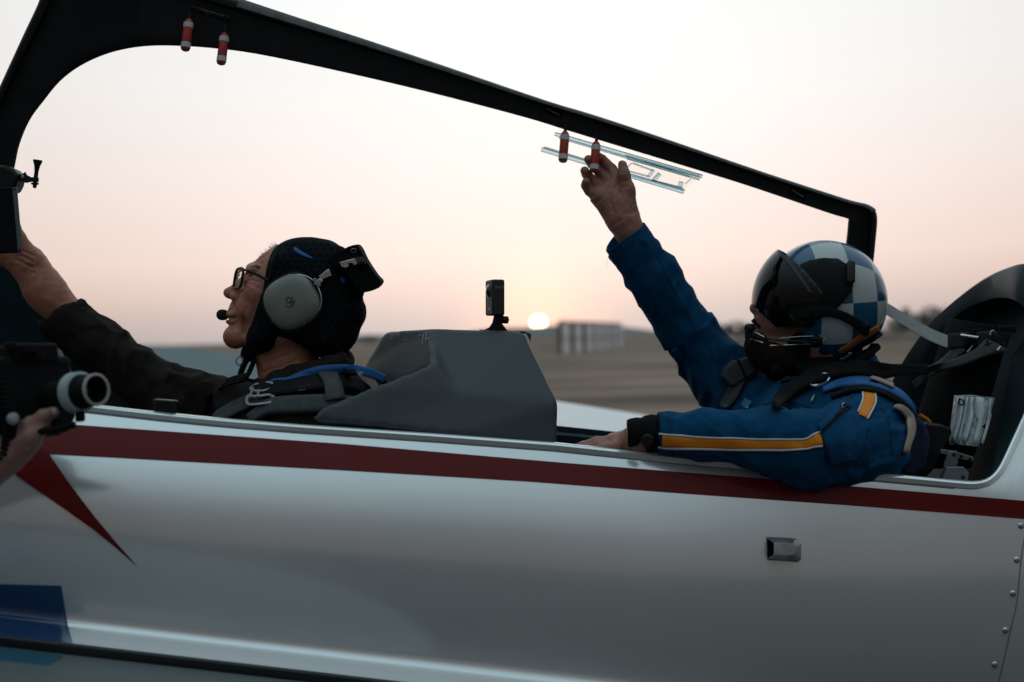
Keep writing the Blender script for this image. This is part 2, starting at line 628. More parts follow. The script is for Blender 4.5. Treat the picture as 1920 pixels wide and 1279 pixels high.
def surface_nets(G, lo, vox):
    S = G < 0
    nx, ny, nz = G.shape
    cnt = np.zeros((nx - 1, ny - 1, nz - 1), np.int8)
    for a in (0, 1):
        for b in (0, 1):
            for c in (0, 1):
                cnt += S[a:nx - 1 + a, b:ny - 1 + b, c:nz - 1 + c]
    act = np.argwhere((cnt > 0) & (cnt < 8))
    idx = np.full(cnt.shape, -1, np.int32)
    idx[act[:, 0], act[:, 1], act[:, 2]] = np.arange(len(act))
    acc = np.zeros((len(act), 3))
    num = np.zeros(len(act))
    cor = [(a, b, c) for a in (0, 1) for b in (0, 1) for c in (0, 1)]
    val = {o: G[act[:, 0] + o[0], act[:, 1] + o[1], act[:, 2] + o[2]] for o in cor}
    for o in cor:
        for ax in range(3):
            if o[ax] == 0:
                o2 = list(o)
                o2[ax] = 1
                v0, v1 = val[o], val[tuple(o2)]
                x = (v0 < 0) != (v1 < 0)
                t = np.where(x, v0 / np.where(x, v0 - v1, 1), 0)
                pnt = np.array(o, float)[None] + np.zeros((len(act), 3))
                pnt[:, ax] = t
                acc[x] += pnt[x]
                num[x] += 1
    V = lo + (act + acc / np.maximum(num, 1)[:, None]) * vox
    faces = []
    for ax in range(3):
        sl0 = [slice(1, -1)] * 3
        sl0[ax] = slice(0, -1)
        sl1 = list(sl0)
        sl1[ax] = slice(1, None)
        a, b = S[tuple(sl0)], S[tuple(sl1)]
        e = np.argwhere(a != b)
        if not len(e):
            continue
        off = np.array([1, 1, 1])
        off[ax] = 0
        e0 = e + off
        flip = a[e[:, 0], e[:, 1], e[:, 2]]
        u, v = [(1, 2), (2, 0), (0, 1)][ax]
        q = []
        for du, dv in ((-1, -1), (0, -1), (0, 0), (-1, 0)):
            c = e0.copy()
            c[:, u] += du
            c[:, v] += dv
            q.append(idx[c[:, 0], c[:, 1], c[:, 2]])
        q = np.stack(q, 1)
        q[~flip] = q[~flip][:, ::-1]
        faces.append(q)
    Fc = np.concatenate(faces)
    return V, Fc[(Fc >= 0).all(1)]


def normals(V, Fc):
    n = np.cross(V[Fc[:, 2]] - V[Fc[:, 0]], V[Fc[:, 3]] - V[Fc[:, 1]])
    out = np.zeros_like(V)
    for i in range(4):
        np.add.at(out, Fc[:, i], n)
    return out / (np.linalg.norm(out, axis=1)[:, None] + 1e-12)


def relax(V, Fc, it=1, lam=.5):
    """Even out the voxel steps."""
    for _ in range(it):
        acc = np.zeros_like(V)
        num = np.zeros(len(V))
        for i in range(4):
            j = (i + 1) % 4
            np.add.at(acc, Fc[:, i], V[Fc[:, j]])
            np.add.at(acc, Fc[:, j], V[Fc[:, i]])
            np.add.at(num, Fc[:, i], 1)
            np.add.at(num, Fc[:, j], 1)
        V = V + lam * (acc / np.maximum(num, 1)[:, None] - V)
    return V


def folds(V, Nn, bones, base=.0015, seed=0):
    """Cloth folds: ridges that run across and diagonally round each sleeve bone."""
    best = np.full(len(V), 1e9)
    disp = base * vnoise(V * 30, seed)
    for bi, (a, b, fa, fr, amp, tw) in enumerate(bones):
        a, b = np.array(a), np.array(b)
        L_ = np.linalg.norm(b - a)
        t = (b - a) / L_
        s = (V - a) @ t
        rad = V - a - s[:, None] * t
        dist = np.linalg.norm(rad, axis=1) + np.maximum(0, -s) + np.maximum(0, s - L_)
        e1 = np.cross(t, [0.1, .9, .3])
        e1 /= np.linalg.norm(e1)
        e2 = np.cross(t, e1)
        rr = np.linalg.norm(rad, axis=1)[:, None] + 1e-9
        un = rad / rr
        c1, c2 = un @ e1, un @ e2
        q = np.stack([s * fa + tw * np.arctan2(c2, c1) * .0 + (c1 + .4 * c2) * tw, c1 * fr, c2 * fr], 1)
        n1 = vnoise(q + 7 * bi, seed + bi)
        n2 = vnoise(q * 2.1 + 3, seed + bi + 5)
        rg = (1 - np.abs(n1) * 2.0) * .7 + (1 - np.abs(n2) * 2) * .3
        m_ = dist < best
        disp[m_] = (amp * rg + base * vnoise(V * 30, seed))[m_]
        best = np.minimum(best, dist)
    return V + Nn * disp[:, None]


def sdf_obj(name, S, vox, mats, parent, it=1, bones=None, seed=0, post=None):
    V, Fc = S.mesh(vox)
    V = relax(V, Fc, it)
    if bones:
        V = folds(V, normals(V, Fc), bones, seed=seed)
        V = relax(V, Fc, 1, .35)
    if post:
        V = post(V, normals(V, Fc))
    o = mesh_obj(name, V, Fc, mats, parent, clean=False)
    o['_'] = 0
    del o['_']
    return o, BVHTree.FromPolygons(V.tolist(), Fc.tolist())


def ray(bvhs, x, y, dfall):
    """Where the view line through x, y meets the given surfaces (nearest), else the point at dfall."""
    d = (P(x, y, 1) - CAM).normalized()
    best = None
    for b in bvhs:
        h = b.ray_cast(CAM, d)
        if h[0] is not None and (best is None or h[3] < best[1]):
            best = (h[0], h[3], h[1])
    if best is None:
        return P(x, y, dfall), -d, False
    n = best[2]
    if n.dot(d) > 0:
        n = -n
    return best[0], n, True


def drape_strip(name, mats, parent, bvhs, line, width, dfall, off=.003, thick=.003, n=6, across=4, smooth=True, label=None, mi=None, soft=0):
    """A band laid along a line over the surfaces below it. line: (x, y) or (x, y, width)."""
    pts = catmull([(p[0], p[1], p[2] if len(p) > 2 else width, p[3] if len(p) > 3 else dfall) for p in line], n)
    PX, DD, NN = [], [], []
    for i, p in enumerate(pts):
        a = pts[max(0, i - 1)]
        b = pts[min(len(pts) - 1, i + 1)]
        tx, ty = b[0] - a[0], b[1] - a[1]
        l = math.hypot(tx, ty) or 1
        nx, ny = -ty / l, tx / l
        PX.append([]), DD.append([]), NN.append([])
        for j in range(across + 1):
            o = (j / across - .5) * p[2]
            h, nn, ok = ray(bvhs, p[0] + nx * o, p[1] + ny * o, p[3])
            PX[-1].append((p[0] + nx * o, p[1] + ny * o))
            DD[-1].append((h - CAM).dot(FW))
            NN[-1].append(tuple(nn))
    D2, N2 = np.array(DD), np.array(NN)
    D0_ = D2.copy()
    for _ in range(soft):                            # cloth bridges small hollows instead of following them
        for A_ in (D2, N2):
            A_[1:-1] = (A_[:-2] + 2 * A_[1:-1] + A_[2:]) / 4
            if soft > 1:
                A_[:, 1:-1] = (A_[:, :-2] + 2 * A_[:, 1:-1] + A_[:, 2:]) / 4
    if soft:
        D2 = np.where((D0_ < D2) & (D2 - D0_ < .03), D0_ * .8 + D2 * .2, D2)
    rows = []
    for i in range(len(pts)):
        rows.append([P(PX[i][j][0], PX[i][j][1], D2[i, j]) + Vector(N2[i, j]).normalized() * off for j in range(across + 1)])
    mb = MB()
    mb.grid(rows)
    o = mb.build(name, mats, parent, solid=thick, offs=1 if False else 0, label=label)
    return o


def drape_poly(name, mats, parent, bvhs, poly, dfall, off=.003, thick=.002, step=8, label=None, bevel=0, smooth=True):
    """A flat outline laid over the surface below it."""
    xs = [p[0] for p in poly]
    ys = [p[1] for p in poly]

    def inside(x, y):
        c = False
        for (x0, y0), (x1, y1) in zip(poly, poly[1:] + poly[:1]):
            if (y0 > y) != (y1 > y) and x < (x1 - x0) * (y - y0) / (y1 - y0) + x0:
                c = not c
        return c
    ring = []
    for (x0, y0), (x1, y1) in zip(poly, poly[1:] + poly[:1]):
        k = max(1, int(math.hypot(x1 - x0, y1 - y0) / step))
        ring += [(lerp(x0, x1, i / k), lerp(y0, y1, i / k)) for i in range(k)]
    pts = list(ring)
    y = min(ys) + step / 2
    while y < max(ys):
        x = min(xs) + step / 2
        while x < max(xs):
            if inside(x, y) and min(math.hypot(x - a, y - b) for a, b in ring) > step * .45:
                pts.append((x, y))
            x += step
        y += step
    res = geometry.delaunay_2d_cdt([Vector(p) for p in pts], [(i, (i + 1) % len(ring)) for i in range(len(ring))], [], 0, 1e-4)
    vs2, fs = res[0], res[2]
    keep = [f for f in fs if inside(sum(vs2[i][0] for i in f) / len(f), sum(vs2[i][1] for i in f) / len(f))]
    vs = []
    for v in vs2:
        h, nn, ok = ray(bvhs, v[0], v[1], dfall)
        vs.append(h + nn * off)
    used = sorted({i for f in keep for i in f})
    mp = {i: k for k, i in enumerate(used)}
    mb = MB()
    mb.add([vs[i] for i in used], [tuple(mp[i] for i in f) for f in keep])
    return mb.build(name, mats, parent, solid=thick, offs=0, label=label, bevel=bevel)


def bvh_of(mb):
    return BVHTree.FromPolygons([tuple(v) for v in mb.v], mb.f)


def bvh_obj(o):
    dg = bpy.context.evaluated_depsgraph_get()
    e = o.evaluated_get(dg)
    me = e.to_mesh()
    off = WL[o.name]
    r = BVHTree.FromPolygons([tuple(v.co + off) for v in me.vertices], [tuple(p.vertices) for p in me.polygons])
    e.to_mesh_clear()
    return r


def copy_of(o, delta, parent=None):
    c = o.copy()
    C.objects.link(c)
    c.parent = parent if parent is not None else o.parent
    c.location = o.location + Vector(delta)
    WL[c.name] = WL[o.name] + Vector(delta)
    return c


def Dc(x):                                          # distance to the middle line of the cockpit
    return 2.80 + .00019 * (x - 500)

# ------------------------------------------------------------------ the setting
def ground_mat():
    mt = mat('dry_field', (.17, .135, .11), .95, spec=.1)
    t = mt.node_tree
    b = t.nodes['Principled BSDF']
    tc = N(t, 'ShaderNodeTexCoord')
    mp = N(t, 'ShaderNodeMapping')
    mp.inputs['Scale'].default_value = (.045, .16, 1)
    t.links.new(tc.outputs['Object'], mp.inputs[0])
    n = N(t, 'ShaderNodeTexNoise')
    n.inputs['Scale'].default_value = 1.0
    n.inputs['Detail'].default_value = 9
    n.inputs['Roughness'].default_value = .65
    t.links.new(mp.outputs[0], n.inputs['Vector'])
    r = ramp(t, [(.36, (.060, .043, .034)), (.46, (.165, .112, .083)), (.54, (.255, .178, .132)), (.64, (.44, .32, .24))], 'LINEAR')
    t.links.new(n.outputs['Fac'], r.inputs[0])
    t.links.new(r.outputs[0], b.inputs['Base Color'])
    n2 = N(t, 'ShaderNodeTexNoise')
    n2.inputs['Scale'].default_value = 3.0
    n2.inputs['Detail'].default_value = 8
    t.links.new(tc.outputs['Object'], n2.inputs['Vector'])
    bp = N(t, 'ShaderNodeBump')
    bp.inputs['Strength'].default_value = .5
    bp.inputs['Distance'].default_value = .12
    t.links.new(n2.outputs['Fac'], bp.inputs['Height'])
    t.links.new(bp.outputs[0], b.inputs['Normal'])
    return mt


def build_ground():
    # rolling sheet out to the horizon, flat round the aircraft
    radii = [0, 10, 20, 26, 35, 45, 60, 80, 110, 150, 200, 280, 400, 600, 900, 1500, 2600, 5000]
    nseg = 72
    rows = []
    P_ = np.array([[math.cos(2 * math.pi * j / nseg) * r, math.sin(2 * math.pi * j / nseg) * r, 0] for r in radii for j in range(nseg)])
    z = vnoise(P_ * np.array([.012, .02, 1]) + 5, 3) * np.clip((np.hypot(P_[:, 0], P_[:, 1]) - 40) / 200, 0, 1) * .5
    P_[:, 2] = z
    P_ = P_.reshape(len(radii), nseg, 3)
    mb = MB()
    mb.grid([[Vector(p) for p in r] for r in P_], closed_v=True)
    tag(mb.build('ground', ground_mat()), kind='structure')
    # hard standing under the aircraft
    apron = mat('apron_asphalt', (.038, .036, .035), .85, var=(1.2, .35), bump=[(60, .4, .01)])
    mb = MB()
    mb.grid([[Vector((x, y, .004)) for x in np.linspace(-90, 90, 19)] for y in np.linspace(-90, 21, 12)])
    tag(mb.build('apron', apron), kind='structure')
    # low earth bank beside the shed
    mb = MB()
    rows = []
    for i in range(25):
        x = lerp(16, 70, i / 24)
        h = 1.1 * math.sin(math.pi * i / 24) ** .6 * (1 + .25 * math.sin(i * 1.7))
        rows.append([Vector((x, 165 + 3 * math.sin(i * .6) + dy * 3.0, h * hh - .15 + .1 * math.sin(i * 2.3 + dy))) for dy, hh in ((-2, 0), (-1, .6), (0, 1), (1, .6), (2, 0))])
    mb.grid(rows)
    tag(mb.build('earth_bank', mat('bank_earth', (.10, .075, .058), .95, var=(.7, .4))), kind='structure')
    # far low rise along the horizon
    mb = MB()
    rows = []
    for i in range(90):
        a = lerp(-1.0, 1.0, i / 89)
        r = 2300
        x, y = math.sin(a) * r, math.cos(a) * r
        h = 9 + 7 * math.sin(i * .31) + 5 * math.sin(i * .83 + 1) + 3 * math.sin(i * 1.9)
        rows.append([Vector((x * .93, y * .93, -1)), Vector((x, y, max(h, 2))), Vector((x * 1.1, y * 1.1, -1))])
    mb.grid(rows)
    tag(mb.build('hills', mat('far_hills', (.16, .15, .15), .95, var=(.01, .2))), kind='structure')


build_ground()


def build_sun():
    mt = bpy.data.materials.new('sun_disc')
    mt.use_nodes = True
    t = mt.node_tree
    t.nodes.remove(t.nodes['Principled BSDF'])
    e = N(t, 'ShaderNodeEmission')
    e.inputs[0].default_value = (1, .80, .52, 1)
    e.inputs[1].default_value = 6.0
    t.links.new(e.outputs[0], t.nodes['Material Output'].inputs[0])
    D = 9000
    mb = MB()
    r = D * math.tan(math.radians(.30))
    c = CAM + sun_dir * D
    prof = [(r * math.sin(a), -r * math.cos(a)) for a in [math.pi * i / 16 for i in range(17)]]
    mb.lathe(c, (0, 0, 1), prof, 32)
    o = mb.build('sun', mt)
    tag(o, kind='structure')


build_sun()


def build_shed():
    white = mat('panel_white', (.86, .88, .90), .6, var=(.8, .12))
    rust = mat('panel_rust', (.12, .042, .032), .8, var=(1.2, .3))
    roofm = mat('shed_roof', (.12, .10, .095), .8)
    A = P(1048, 662, 128)
    B = P(1166, 646, 176)
    A.z = B.z = 0
    root = thing('striped_shed', 'white and rust brown upright panelled shed beside the setting sun', 'shed', (A + B) / 2)
    ax = (B - A).normalized()
    nrm = Vector((-ax.y, ax.x, 0)) if ax.x > 0 else Vector((ax.y, -ax.x, 0))
    L_ = (B - A).length
    hA = 3.0
    widths = [.45, 1.5, .9, 1.5, .9, 1.6, .55, 1.4, .55, 1.4, .6, 1.4, .6, 1.6]
    tot = sum(widths)
    s = 0
    for i, wd in enumerate(widths):
        wl = wd / tot * L_
        whi = i % 2 == 1
        c = A + ax * (s + wl / 2) + Vector((0, 0, hA / 2)) + nrm * (0 if whi else -.012)
        MB().box(c, (ax, nrm, Vector((0, 0, 1))), (wl / 2 * (.985 if whi else 1.0), .08, hA / 2 + (.05 if whi else -.04))).build(
            'white_panel' if whi else 'brown_panel', white if whi else rust, root, smooth=False)
        s += wl
    vd = Vector(((A.x + B.x) / 2, (A.y + B.y) / 2, 0)).normalized()
    MB().box((A + B) / 2 + vd * 1.0 + Vector((0, 0, hA / 2 - .1)), (ax, vd, Vector((0, 0, 1))), (L_ / 2 - .3, .75, hA / 2 - .15)).build('shed_body', roofm, root, smooth=False)
    for fz in (.45, .98):
        MB().box((A + B) / 2 + nrm * -.09 + Vector((0, 0, hA * fz)), (ax, nrm, Vector((0, 0, 1))), (L_ / 2, .03, .05)).build('rail', rust, root, smooth=False)


build_shed()


def build_trees():
    bark = mat('bark', (.05, .037, .028), .9)
    leaf = mat('foliage', (.045, .05, .035), .9, var=(.6, .4))
    rng = random.Random(8)
    spots = [  # px, distance, height, crown radius, label
        (1352, 420, 4.2, 3.8, 'low round bush on the horizon right of the raised blue sleeve'),
        (1385, 400, 4.8, 4.6, 'wide dark bush on the horizon just ahead of the helmet visor'),
        (1412, 460, 4.0, 3.6, 'small bush on the horizon partly hidden by the visor'),
        (1688, 330, 4.6, 4.0, 'rounded dark bush on the horizon right behind the helmet'),
        (1698, 340, 7.2, 1.7, 'slim tall tree standing out of the horizon bushes behind the helmet'),
        (1722, 310, 5.2, 4.4, 'broad dark tree on the horizon between helmet and cockpit arch'),
        (1748, 300, 6.4, 3.6, 'taller dark tree on the horizon touching the cockpit arch'),
        (1775, 320, 5.6, 4.4, 'dark tree on the horizon mostly hidden by the cockpit arch'),
        (690, 700, 4.0, 6.5, 'flat faint bush on the horizon between hood and grey shroud'),
    ]
    for k, (x, d, h, cr, lab) in enumerate(spots):
        b = P(x, 620, d)
        b.z = -.2
        t = thing('bush' if h < 5 else 'tree', lab, 'bush' if h < 5 else 'tree', b)
        mb = MB()
        mb.tube([b, b + Vector((.1, 0, h * .4)), b + Vector((-.05, .1, h * .85))], [.22, .16, .05], 7)
        for j in range(5):
            a = rng.uniform(0, 6.28)
            z0 = h * rng.uniform(.25, .55)
            mb.tube([b + Vector((0, 0, z0)), b + Vector((math.cos(a) * cr * .6, math.sin(a) * cr * .6, z0 + h * .25))], [.09, .03], 5)
        mb.build('trunk', bark, t)
        mb = MB()
        for j in range(520):
            u = Vector((rng.gauss(0, 1), rng.gauss(0, 1), rng.gauss(0, 1))).normalized()
            lump = 1 + .28 * math.sin(3 * u.x + k * 2) * math.sin(2.5 * u.z + 1) + .2 * math.sin(7 * u.y + 5 * u.z + k)
            rr = rng.uniform(.55, 1.0) * lump
            c = b + Vector((u.x * cr * rr, u.y * cr * rr, h * .56 + u.z * h * .44 * rr))
            if c.z < .1:
                continue
            sz = rng.uniform(.18, .42) * (1 if h < 6.8 else .8)
            q1 = Vector((rng.gauss(0, 1), rng.gauss(0, 1), rng.gauss(0, 1))).normalized()
            q2 = q1.orthogonal().normalized()
            mb.add([c - q1 * sz, c + q2 * sz * .7, c + q1 * sz, c - q2 * sz * .7], [(0, 1, 2, 3)])
        mb.build('crown', leaf, t, smooth=False)


build_trees()

# ------------------------------------------------------------------ the aircraft
T0P = [(-600, 674), (-300, 712), (0, 745), (175, 764), (297, 778), (420, 790), (560, 801), (813, 818), (1039, 835), (1250, 857), (1400, 871),
       (1600, 888), (1700, 897), (1810, 907), (2400, 958)]


def T0(x):
    return pl(T0P, x)


def Bt(x):
    return 1194 + .1156 * x


def Dn(x):
    return Dc(x) - .33


OFFP = [(-1.2, -.50), (-.8, -.34), (-.4, -.16), (-.15, -.055), (0, 0), (.1, .0288), (.2, .053), (.3, .0713), (.4, .0826), (.47, .0862), (.55, .0877), (.64, .0871), (.75, .083), (.84, .0763), (.89, .0745), (.92, .081), (.95, .097), (.975, .122), (1.0, .155)]
OFFS = catmull(OFFP, 6)
OFFQ = [(-1.2, -.50), (-.8, -.34), (-.4, -.16), (-.15, -.055), (0, 0), (.1, .0143), (.2, .025), (.31, .0327), (.45, .0376), (.55, .0358), (.7, .024), (.85, -.002), (1.0, -.0435)]
OFFR = catmull(OFFQ, 6)


def WF(x):
    f = max(0.0, min(1.0, (1950 - x) / 850))
    return f * f * (3 - 2 * f)


def FS(x, y, off=0.0):
    """Fuselage side surface behind pixel x, y."""
    t = (y - T0(x)) / (Bt(x) - T0(x))
    o = pl(OFFS, t)
    if t > 0:                                       # rounder, without the root fillet, behind the wing
        o = lerp(pl(OFFR, t), o, WF(x))
    return P(x, y, Dn(x) - o - off)


base = P(900, 1100, 2.95)
base.z = .55
AC = thing('aerobatic_aircraft', 'white two-seat light aircraft with red stripe and its canopy swung open', 'aircraft', base)

# top edge of the side panel, rising behind the rear seat
RISE = [(1810, 907), (1832, 907), (1850, 903), (1866, 892), (1878, 876), (1888, 856), (1900, 830), (1920, 786), (1945, 725), (1970, 650), (1990, 590), (2020, 545), (2400, 520)]


def Ttop(x):
    return pl(RISE, x) if x > 1812 else T0(x)


def side_rows():
    xs = list(np.arange(-520, 1800, 40)) + list(np.arange(1800, 1990, 6)) + list(np.arange(2000, 2400, 50))
    vs = [0, .015, .04, .08, .13, .2, .28, .36, .45, .55, .65, .74, .82, .865, .89, .91, .93, .95, .97, .985, 1.0]
    rows = []
    for v in vs:
        rows.append([FS(x, lerp(Ttop(x), Bt(x), v)) for x in xs])
    return rows, xs


rows, XS = side_rows()
mb = MB()
mb.grid(rows)
# rear, far side and belly close the body behind the panel
fus = mb.build('fuselage_side', M['white_paint'], AC)
FUS_B = bvh_of(mb)

# far side skin, belly and nose/tail continuation
mb = MB()
rr = []
for x in (-520, 0, 500, 1000, 1500, 2000, 2400):
    dn, df = Dn(x), Dc(x) + .33
    col = [FS(x, Bt(x)), P(x, Bt(x) + 70, dn + .05), P(lerp(960, x, (dn + .12) / (dn + .33)), 1180 + .1 * x, Dc(x))]
    xf = 960 + (x - 960) * dn / df
    col += [P(xf, 1060 + .09 * x, df), P(xf, 900 + .09 * x, df + .02), P(xf, T0(xf) - 20, df)]
    rr.append(col)
mb.grid(rr)
mb.build('fuselage_far_side', M['white_paint'], AC)

# sill lip
mb = MB()
lip_path = [(x, T0(x)) for x in range(-520, 1800, 40)] + [(x, y) for x, y in RISE if 1800 <= x <= 2020]
lip_path = catmull(lip_path, 2)
rows = []
for i, (x, y) in enumerate(lip_path):
    a, b = lip_path[max(0, i - 1)], lip_path[min(len(lip_path) - 1, i + 1)]
    tx, ty = b[0] - a[0], b[1] - a[1]
    l = math.hypot(tx, ty)
    nx, ny = ty / l, -tx / l
    d = Dn(x)
    if y < T0(x) - 4:
        d = Dn(x) - pl(OFFS, (y - T0(x)) / (Bt(x) - T0(x)))
    prof = [(-9, -.006), (-8, -.009), (0, -.010), (4, -.006), (6, .004), (5, .024), (2, .034), (-14, .036), (-40, .036)]
    rows.append([P(x + nx * h, y + ny * h, d + dd) for h, dd in prof])
mb.grid(rows)
mb.build('sill_lip', M['white_paint'], AC)
# narrow joint below the lip
mb = MB()
mb.grid([[FS(x, T0(x) + h, .0009) for h in (10.2, 11.6)] for x in range(-520, 1811, 30)])
mb.build('sill_joint', mat('joint', (.16, .17, .175), .6), AC)


def decal(name, xs, top, bot, material, rows_=6, off=.0012):
    mbb = MB()
    mbb.grid([[FS(x, lerp(top(x), bot(x), j / rows_), off) for j in range(rows_ + 1)] for x in xs])
    return mbb.build(name, material, AC)


RT_ = [(-600, 742), (148, 797), (640, 832), (1060, 868), (1400, 895), (1660, 917), (1920, 939), (2400, 975)]
RB_ = [(92, 851), (640, 881), (1000, 903), (1280, 925), (1600, 948), (1920, 973), (2400, 1010)]
CH_UP = [(92, 851), (129, 905), (176, 967), (218, 1018), (257, 1062)]
CH_LO = [(-600, 760), (-300, 768), (-60, 826), (6, 872), (58, 911), (117, 952), (176, 994), (218, 1028), (257, 1062.5)]
decal('red_stripe', list(np.arange(92, 2390, 30)), lambda x: pl(RT_, x), lambda x: pl(RB_, x), M['red_paint'])
decal('red_stripe', list(np.arange(-520, 92, 20)) + [92], lambda x: pl(RT_, x), lambda x: pl(CH_LO, x), M['red_paint'], 10)
decal('red_chevron', list(np.linspace(92, 257, 30)), lambda x: pl(CH_UP, x), lambda x: pl(CH_LO, x), M['red_paint'])
decal('blue_patch', list(np.arange(-520, 115, 30)) + [115], lambda x: 1096 + .025 * x, lambda x: Bt(x) - 1, M['blue_paint'], 14)
decal('blue_patch', list(np.linspace(115, 137, 8)), lambda x: pl([(115, 1099), (120, 1130), (127, 1172), (137, 1208)], x), lambda x: Bt(x) - 1, M['blue_paint'], 6)

# wing root seal and near wing
mb = MB()
rows = []
for x in range(-520, 1600, 40):
    t = pl([(-520, 26), (0, 20), (137, 27), (273, 20), (507, 20), (1600, 20)], x)
    d = Dn(x) - lerp(-.0435, .155, WF(x))
    rows.append([P(x, Bt(x) - 3, d - .001), P(x, Bt(x) + 2, d - .006), P(x, Bt(x) + t * .6, d - .006), P(x, Bt(x) + t, d - .002)])
mb.grid(rows)
mb.build('wing_root_seal', M['seal'], AC)


def wing_near(mbw, x0, x1, f0, f1, nx=24, ny=10, lift=0):
    rows_ = []
    for j in range(ny + 1):
        f = lerp(f0, f1, j / ny)
        row = []
        for i in range(nx + 1):
            x = lerp(x0, x1, i / nx)
            p = P(x, Bt(x) + 18, Dn(x) - lerp(-.0435, .158, WF(x)))
            q = p + Vector((.12 * f * (1 - 2 * (i / nx)), -3.2 * f, .10 * f - .012 * math.sin(math.pi * min(1, f * 9)) + lift))
            row.append(q)
        rows_.append(row)
    mbw.grid(rows_)


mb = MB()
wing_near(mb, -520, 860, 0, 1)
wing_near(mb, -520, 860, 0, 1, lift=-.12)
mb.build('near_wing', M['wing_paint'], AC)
mb = MB()
wing_near(mb, -520, 128, .006, .5, 8, 8, .005)
mb.build('wing_blue_panel', M['teal_paint'], AC)

# far wing, seen over the far sill
mb = MB()
WR0, WR1 = P(250, 800, 3.25), P(1330, 930, 3.45)
WT0, WT1 = P(240, 648, 6.6), P(1245, 784, 7.0)
rows = []
for j in range(13):
    row = []
    for i in range(11):
        t = i / 10
        a = WR0.lerp(WR1, j / 12)
        b = WT0.lerp(WT1, j / 12)
        c = a.lerp(b, t)
        c = c + UP * (.05 * math.sin(math.pi * (j / 12) ** .6) * (1 - .4 * t))
        row.append(c)
    rows.append(row)
mb.grid(rows)
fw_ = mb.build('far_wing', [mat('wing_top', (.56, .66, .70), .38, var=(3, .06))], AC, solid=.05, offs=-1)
mb = MB()
for i in range(7):
    pass
mb.grid([[p + UP * .003 for p in r[2:]] for r in rows[0:5]])
mb.build('far_wing_panel', mat('teal_dull', (.10, .155, .168), .75, spec=.15, var=(4, .1)), AC)

# cockpit tub: far wall, floor, ends
mb = MB()
rr = []
for x in range(-400, 1950, 90):
    dn, df = Dn(x), Dc(x) + .31
    xf = lambda q, d_: 960 + (q - 960) * dn / d_
    rr.append([P(x, T0(x) + 34, dn + .036), P(x, T0(x) + 330, dn + .06), P(xf(x, df), 1020 + .08 * x, df - .04), P(xf(x, df), T0(x) * .82 + 150, df), P(xf(x, df), T0(x) * .80 + 128, df + .01)])
mb.grid(rr)
mb.build('cockpit_tub', M['interior'], AC)
# far sill ledge
mb = MB()
led = [(250, 690), (390, 730), (560, 760), (800, 790), (1000, 808), (1180, 826), (1400, 850), (1600, 870), (1720, 880)]
rows = []
for x, y in catmull(led, 4):
    d = Dc(x) + .30
    rows.append([P(x, y + 36, d - .03), P(x, y + 3, d - .03), P(x, y, d - .024), P(x, y - 3, d + .02), P(x, y + 30, d + .022)])
mb.grid(rows)
mb.build('far_sill', M['interior'], AC)

# latch blocks on the near sill
for x0, x1, y0, y1 in ((290, 331, 749, 782), (1176, 1209, 824, 852)):
    mb = MB()
    d = Dn((x0 + x1) / 2) + .004
    w2 = px((x1 - x0) / 2, d)
    h2 = px((y1 - y0) / 2, d)
    c = P((x0 + x1) / 2, (y0 + y1) / 2 + 1, d + .012)
    mb.box(c, (RT - UP * .08, UP, FW), (w2 * .88, h2, .014))
    mb.box(P((x0 + x1) / 2, y0 + 4, d + .012), (RT - UP * .08, UP, FW), (w2, h2 * .22, .016))
    mb.build('latch_block', M['black'], AC, bevel=.0025)

# air scoop
mb = MB()
d0 = .001
bs = [(1436, 1007), (1470, 1008), (1492, 1010), (1502, 1020), (1502, 1049), (1495, 1054), (1470, 1052), (1437, 1050)]
ins = [(1440, 1010), (1470, 1011), (1489, 1013), (1498, 1022), (1498, 1046), (1492, 1050), (1470, 1049), (1441, 1047)]
rs = [(1451, 1018), (1470, 1019), (1486, 1020), (1491, 1025), (1491, 1037), (1487, 1041), (1470, 1041), (1451, 1040)]
vb = [FS(x, y, d0) for x, y in bs]
vi = [FS(x, y, .004) for x, y in ins]
vr = [FS(x, y, o) for (x, y), o in zip(rs, (.021, .020, .014, .012, .012, .014, .020, .021))]
fsx = []
n8 = 8
for i in range(7):
    fsx += [(i, i + 1, 8 + i + 1, 8 + i), (8 + i, 8 + i + 1, 16 + i + 1, 16 + i)]
fsx += [(16, 17, 22, 23), (17, 18, 21, 22), (18, 19, 20, 21)]
mb.add(vb + vi + vr, fsx)
scoop = mb.build('air_scoop', mat('scoop_paint', (.42, .45, .46), .2, metal=.75), AC, solid=.0012, offs=0, bevel=.0042, seg=4, angle=20)
mb = MB()
mb.add([FS(1438, 1010, .0016), FS(1470, 1014, .0016), FS(1470, 1046, .0016), FS(1439, 1048, .0016)], [(0, 1, 2, 3)])
mb.build('scoop_throat', M['black_matt'], AC)

# fasteners along the rear panel joint
mb = MB()
rows = [[FS(x + s_, y, .0009) for s_ in (-.9, .9)] for x, y in catmull([(1932, 960), (1921, 1010), (1914, 1060), (1907, 1130), (1898, 1170), (1880, 1250), (1868, 1300)], 4)]
mb.grid(rows)
mb.build('panel_joint', mat('joint_dark', (.20, .20, .20), .6), AC)
first = None
for x, y in ((1914, 986), (1906, 1050), (1899, 1113), (1885, 1182), (1865, 1246)):
    c = FS(x, y, .0)
    if first is None:
        mb = MB()
        ax = (CAM - c).normalized()
        ax = (-FW + UP * .05).normalized()
        r = px(6.2, 2.68)
        mb.lathe(c, ax, [(r, -.001), (r, .0008), (r * .86, .0022), (r * .6, .0031), (r * .28, .0034), (r * .24, .0018), (0, .0018)], 16)
        first = mb.build('fastener', M['steel'], AC)
        c0 = c
    else:
        copy_of(first, c - c0)

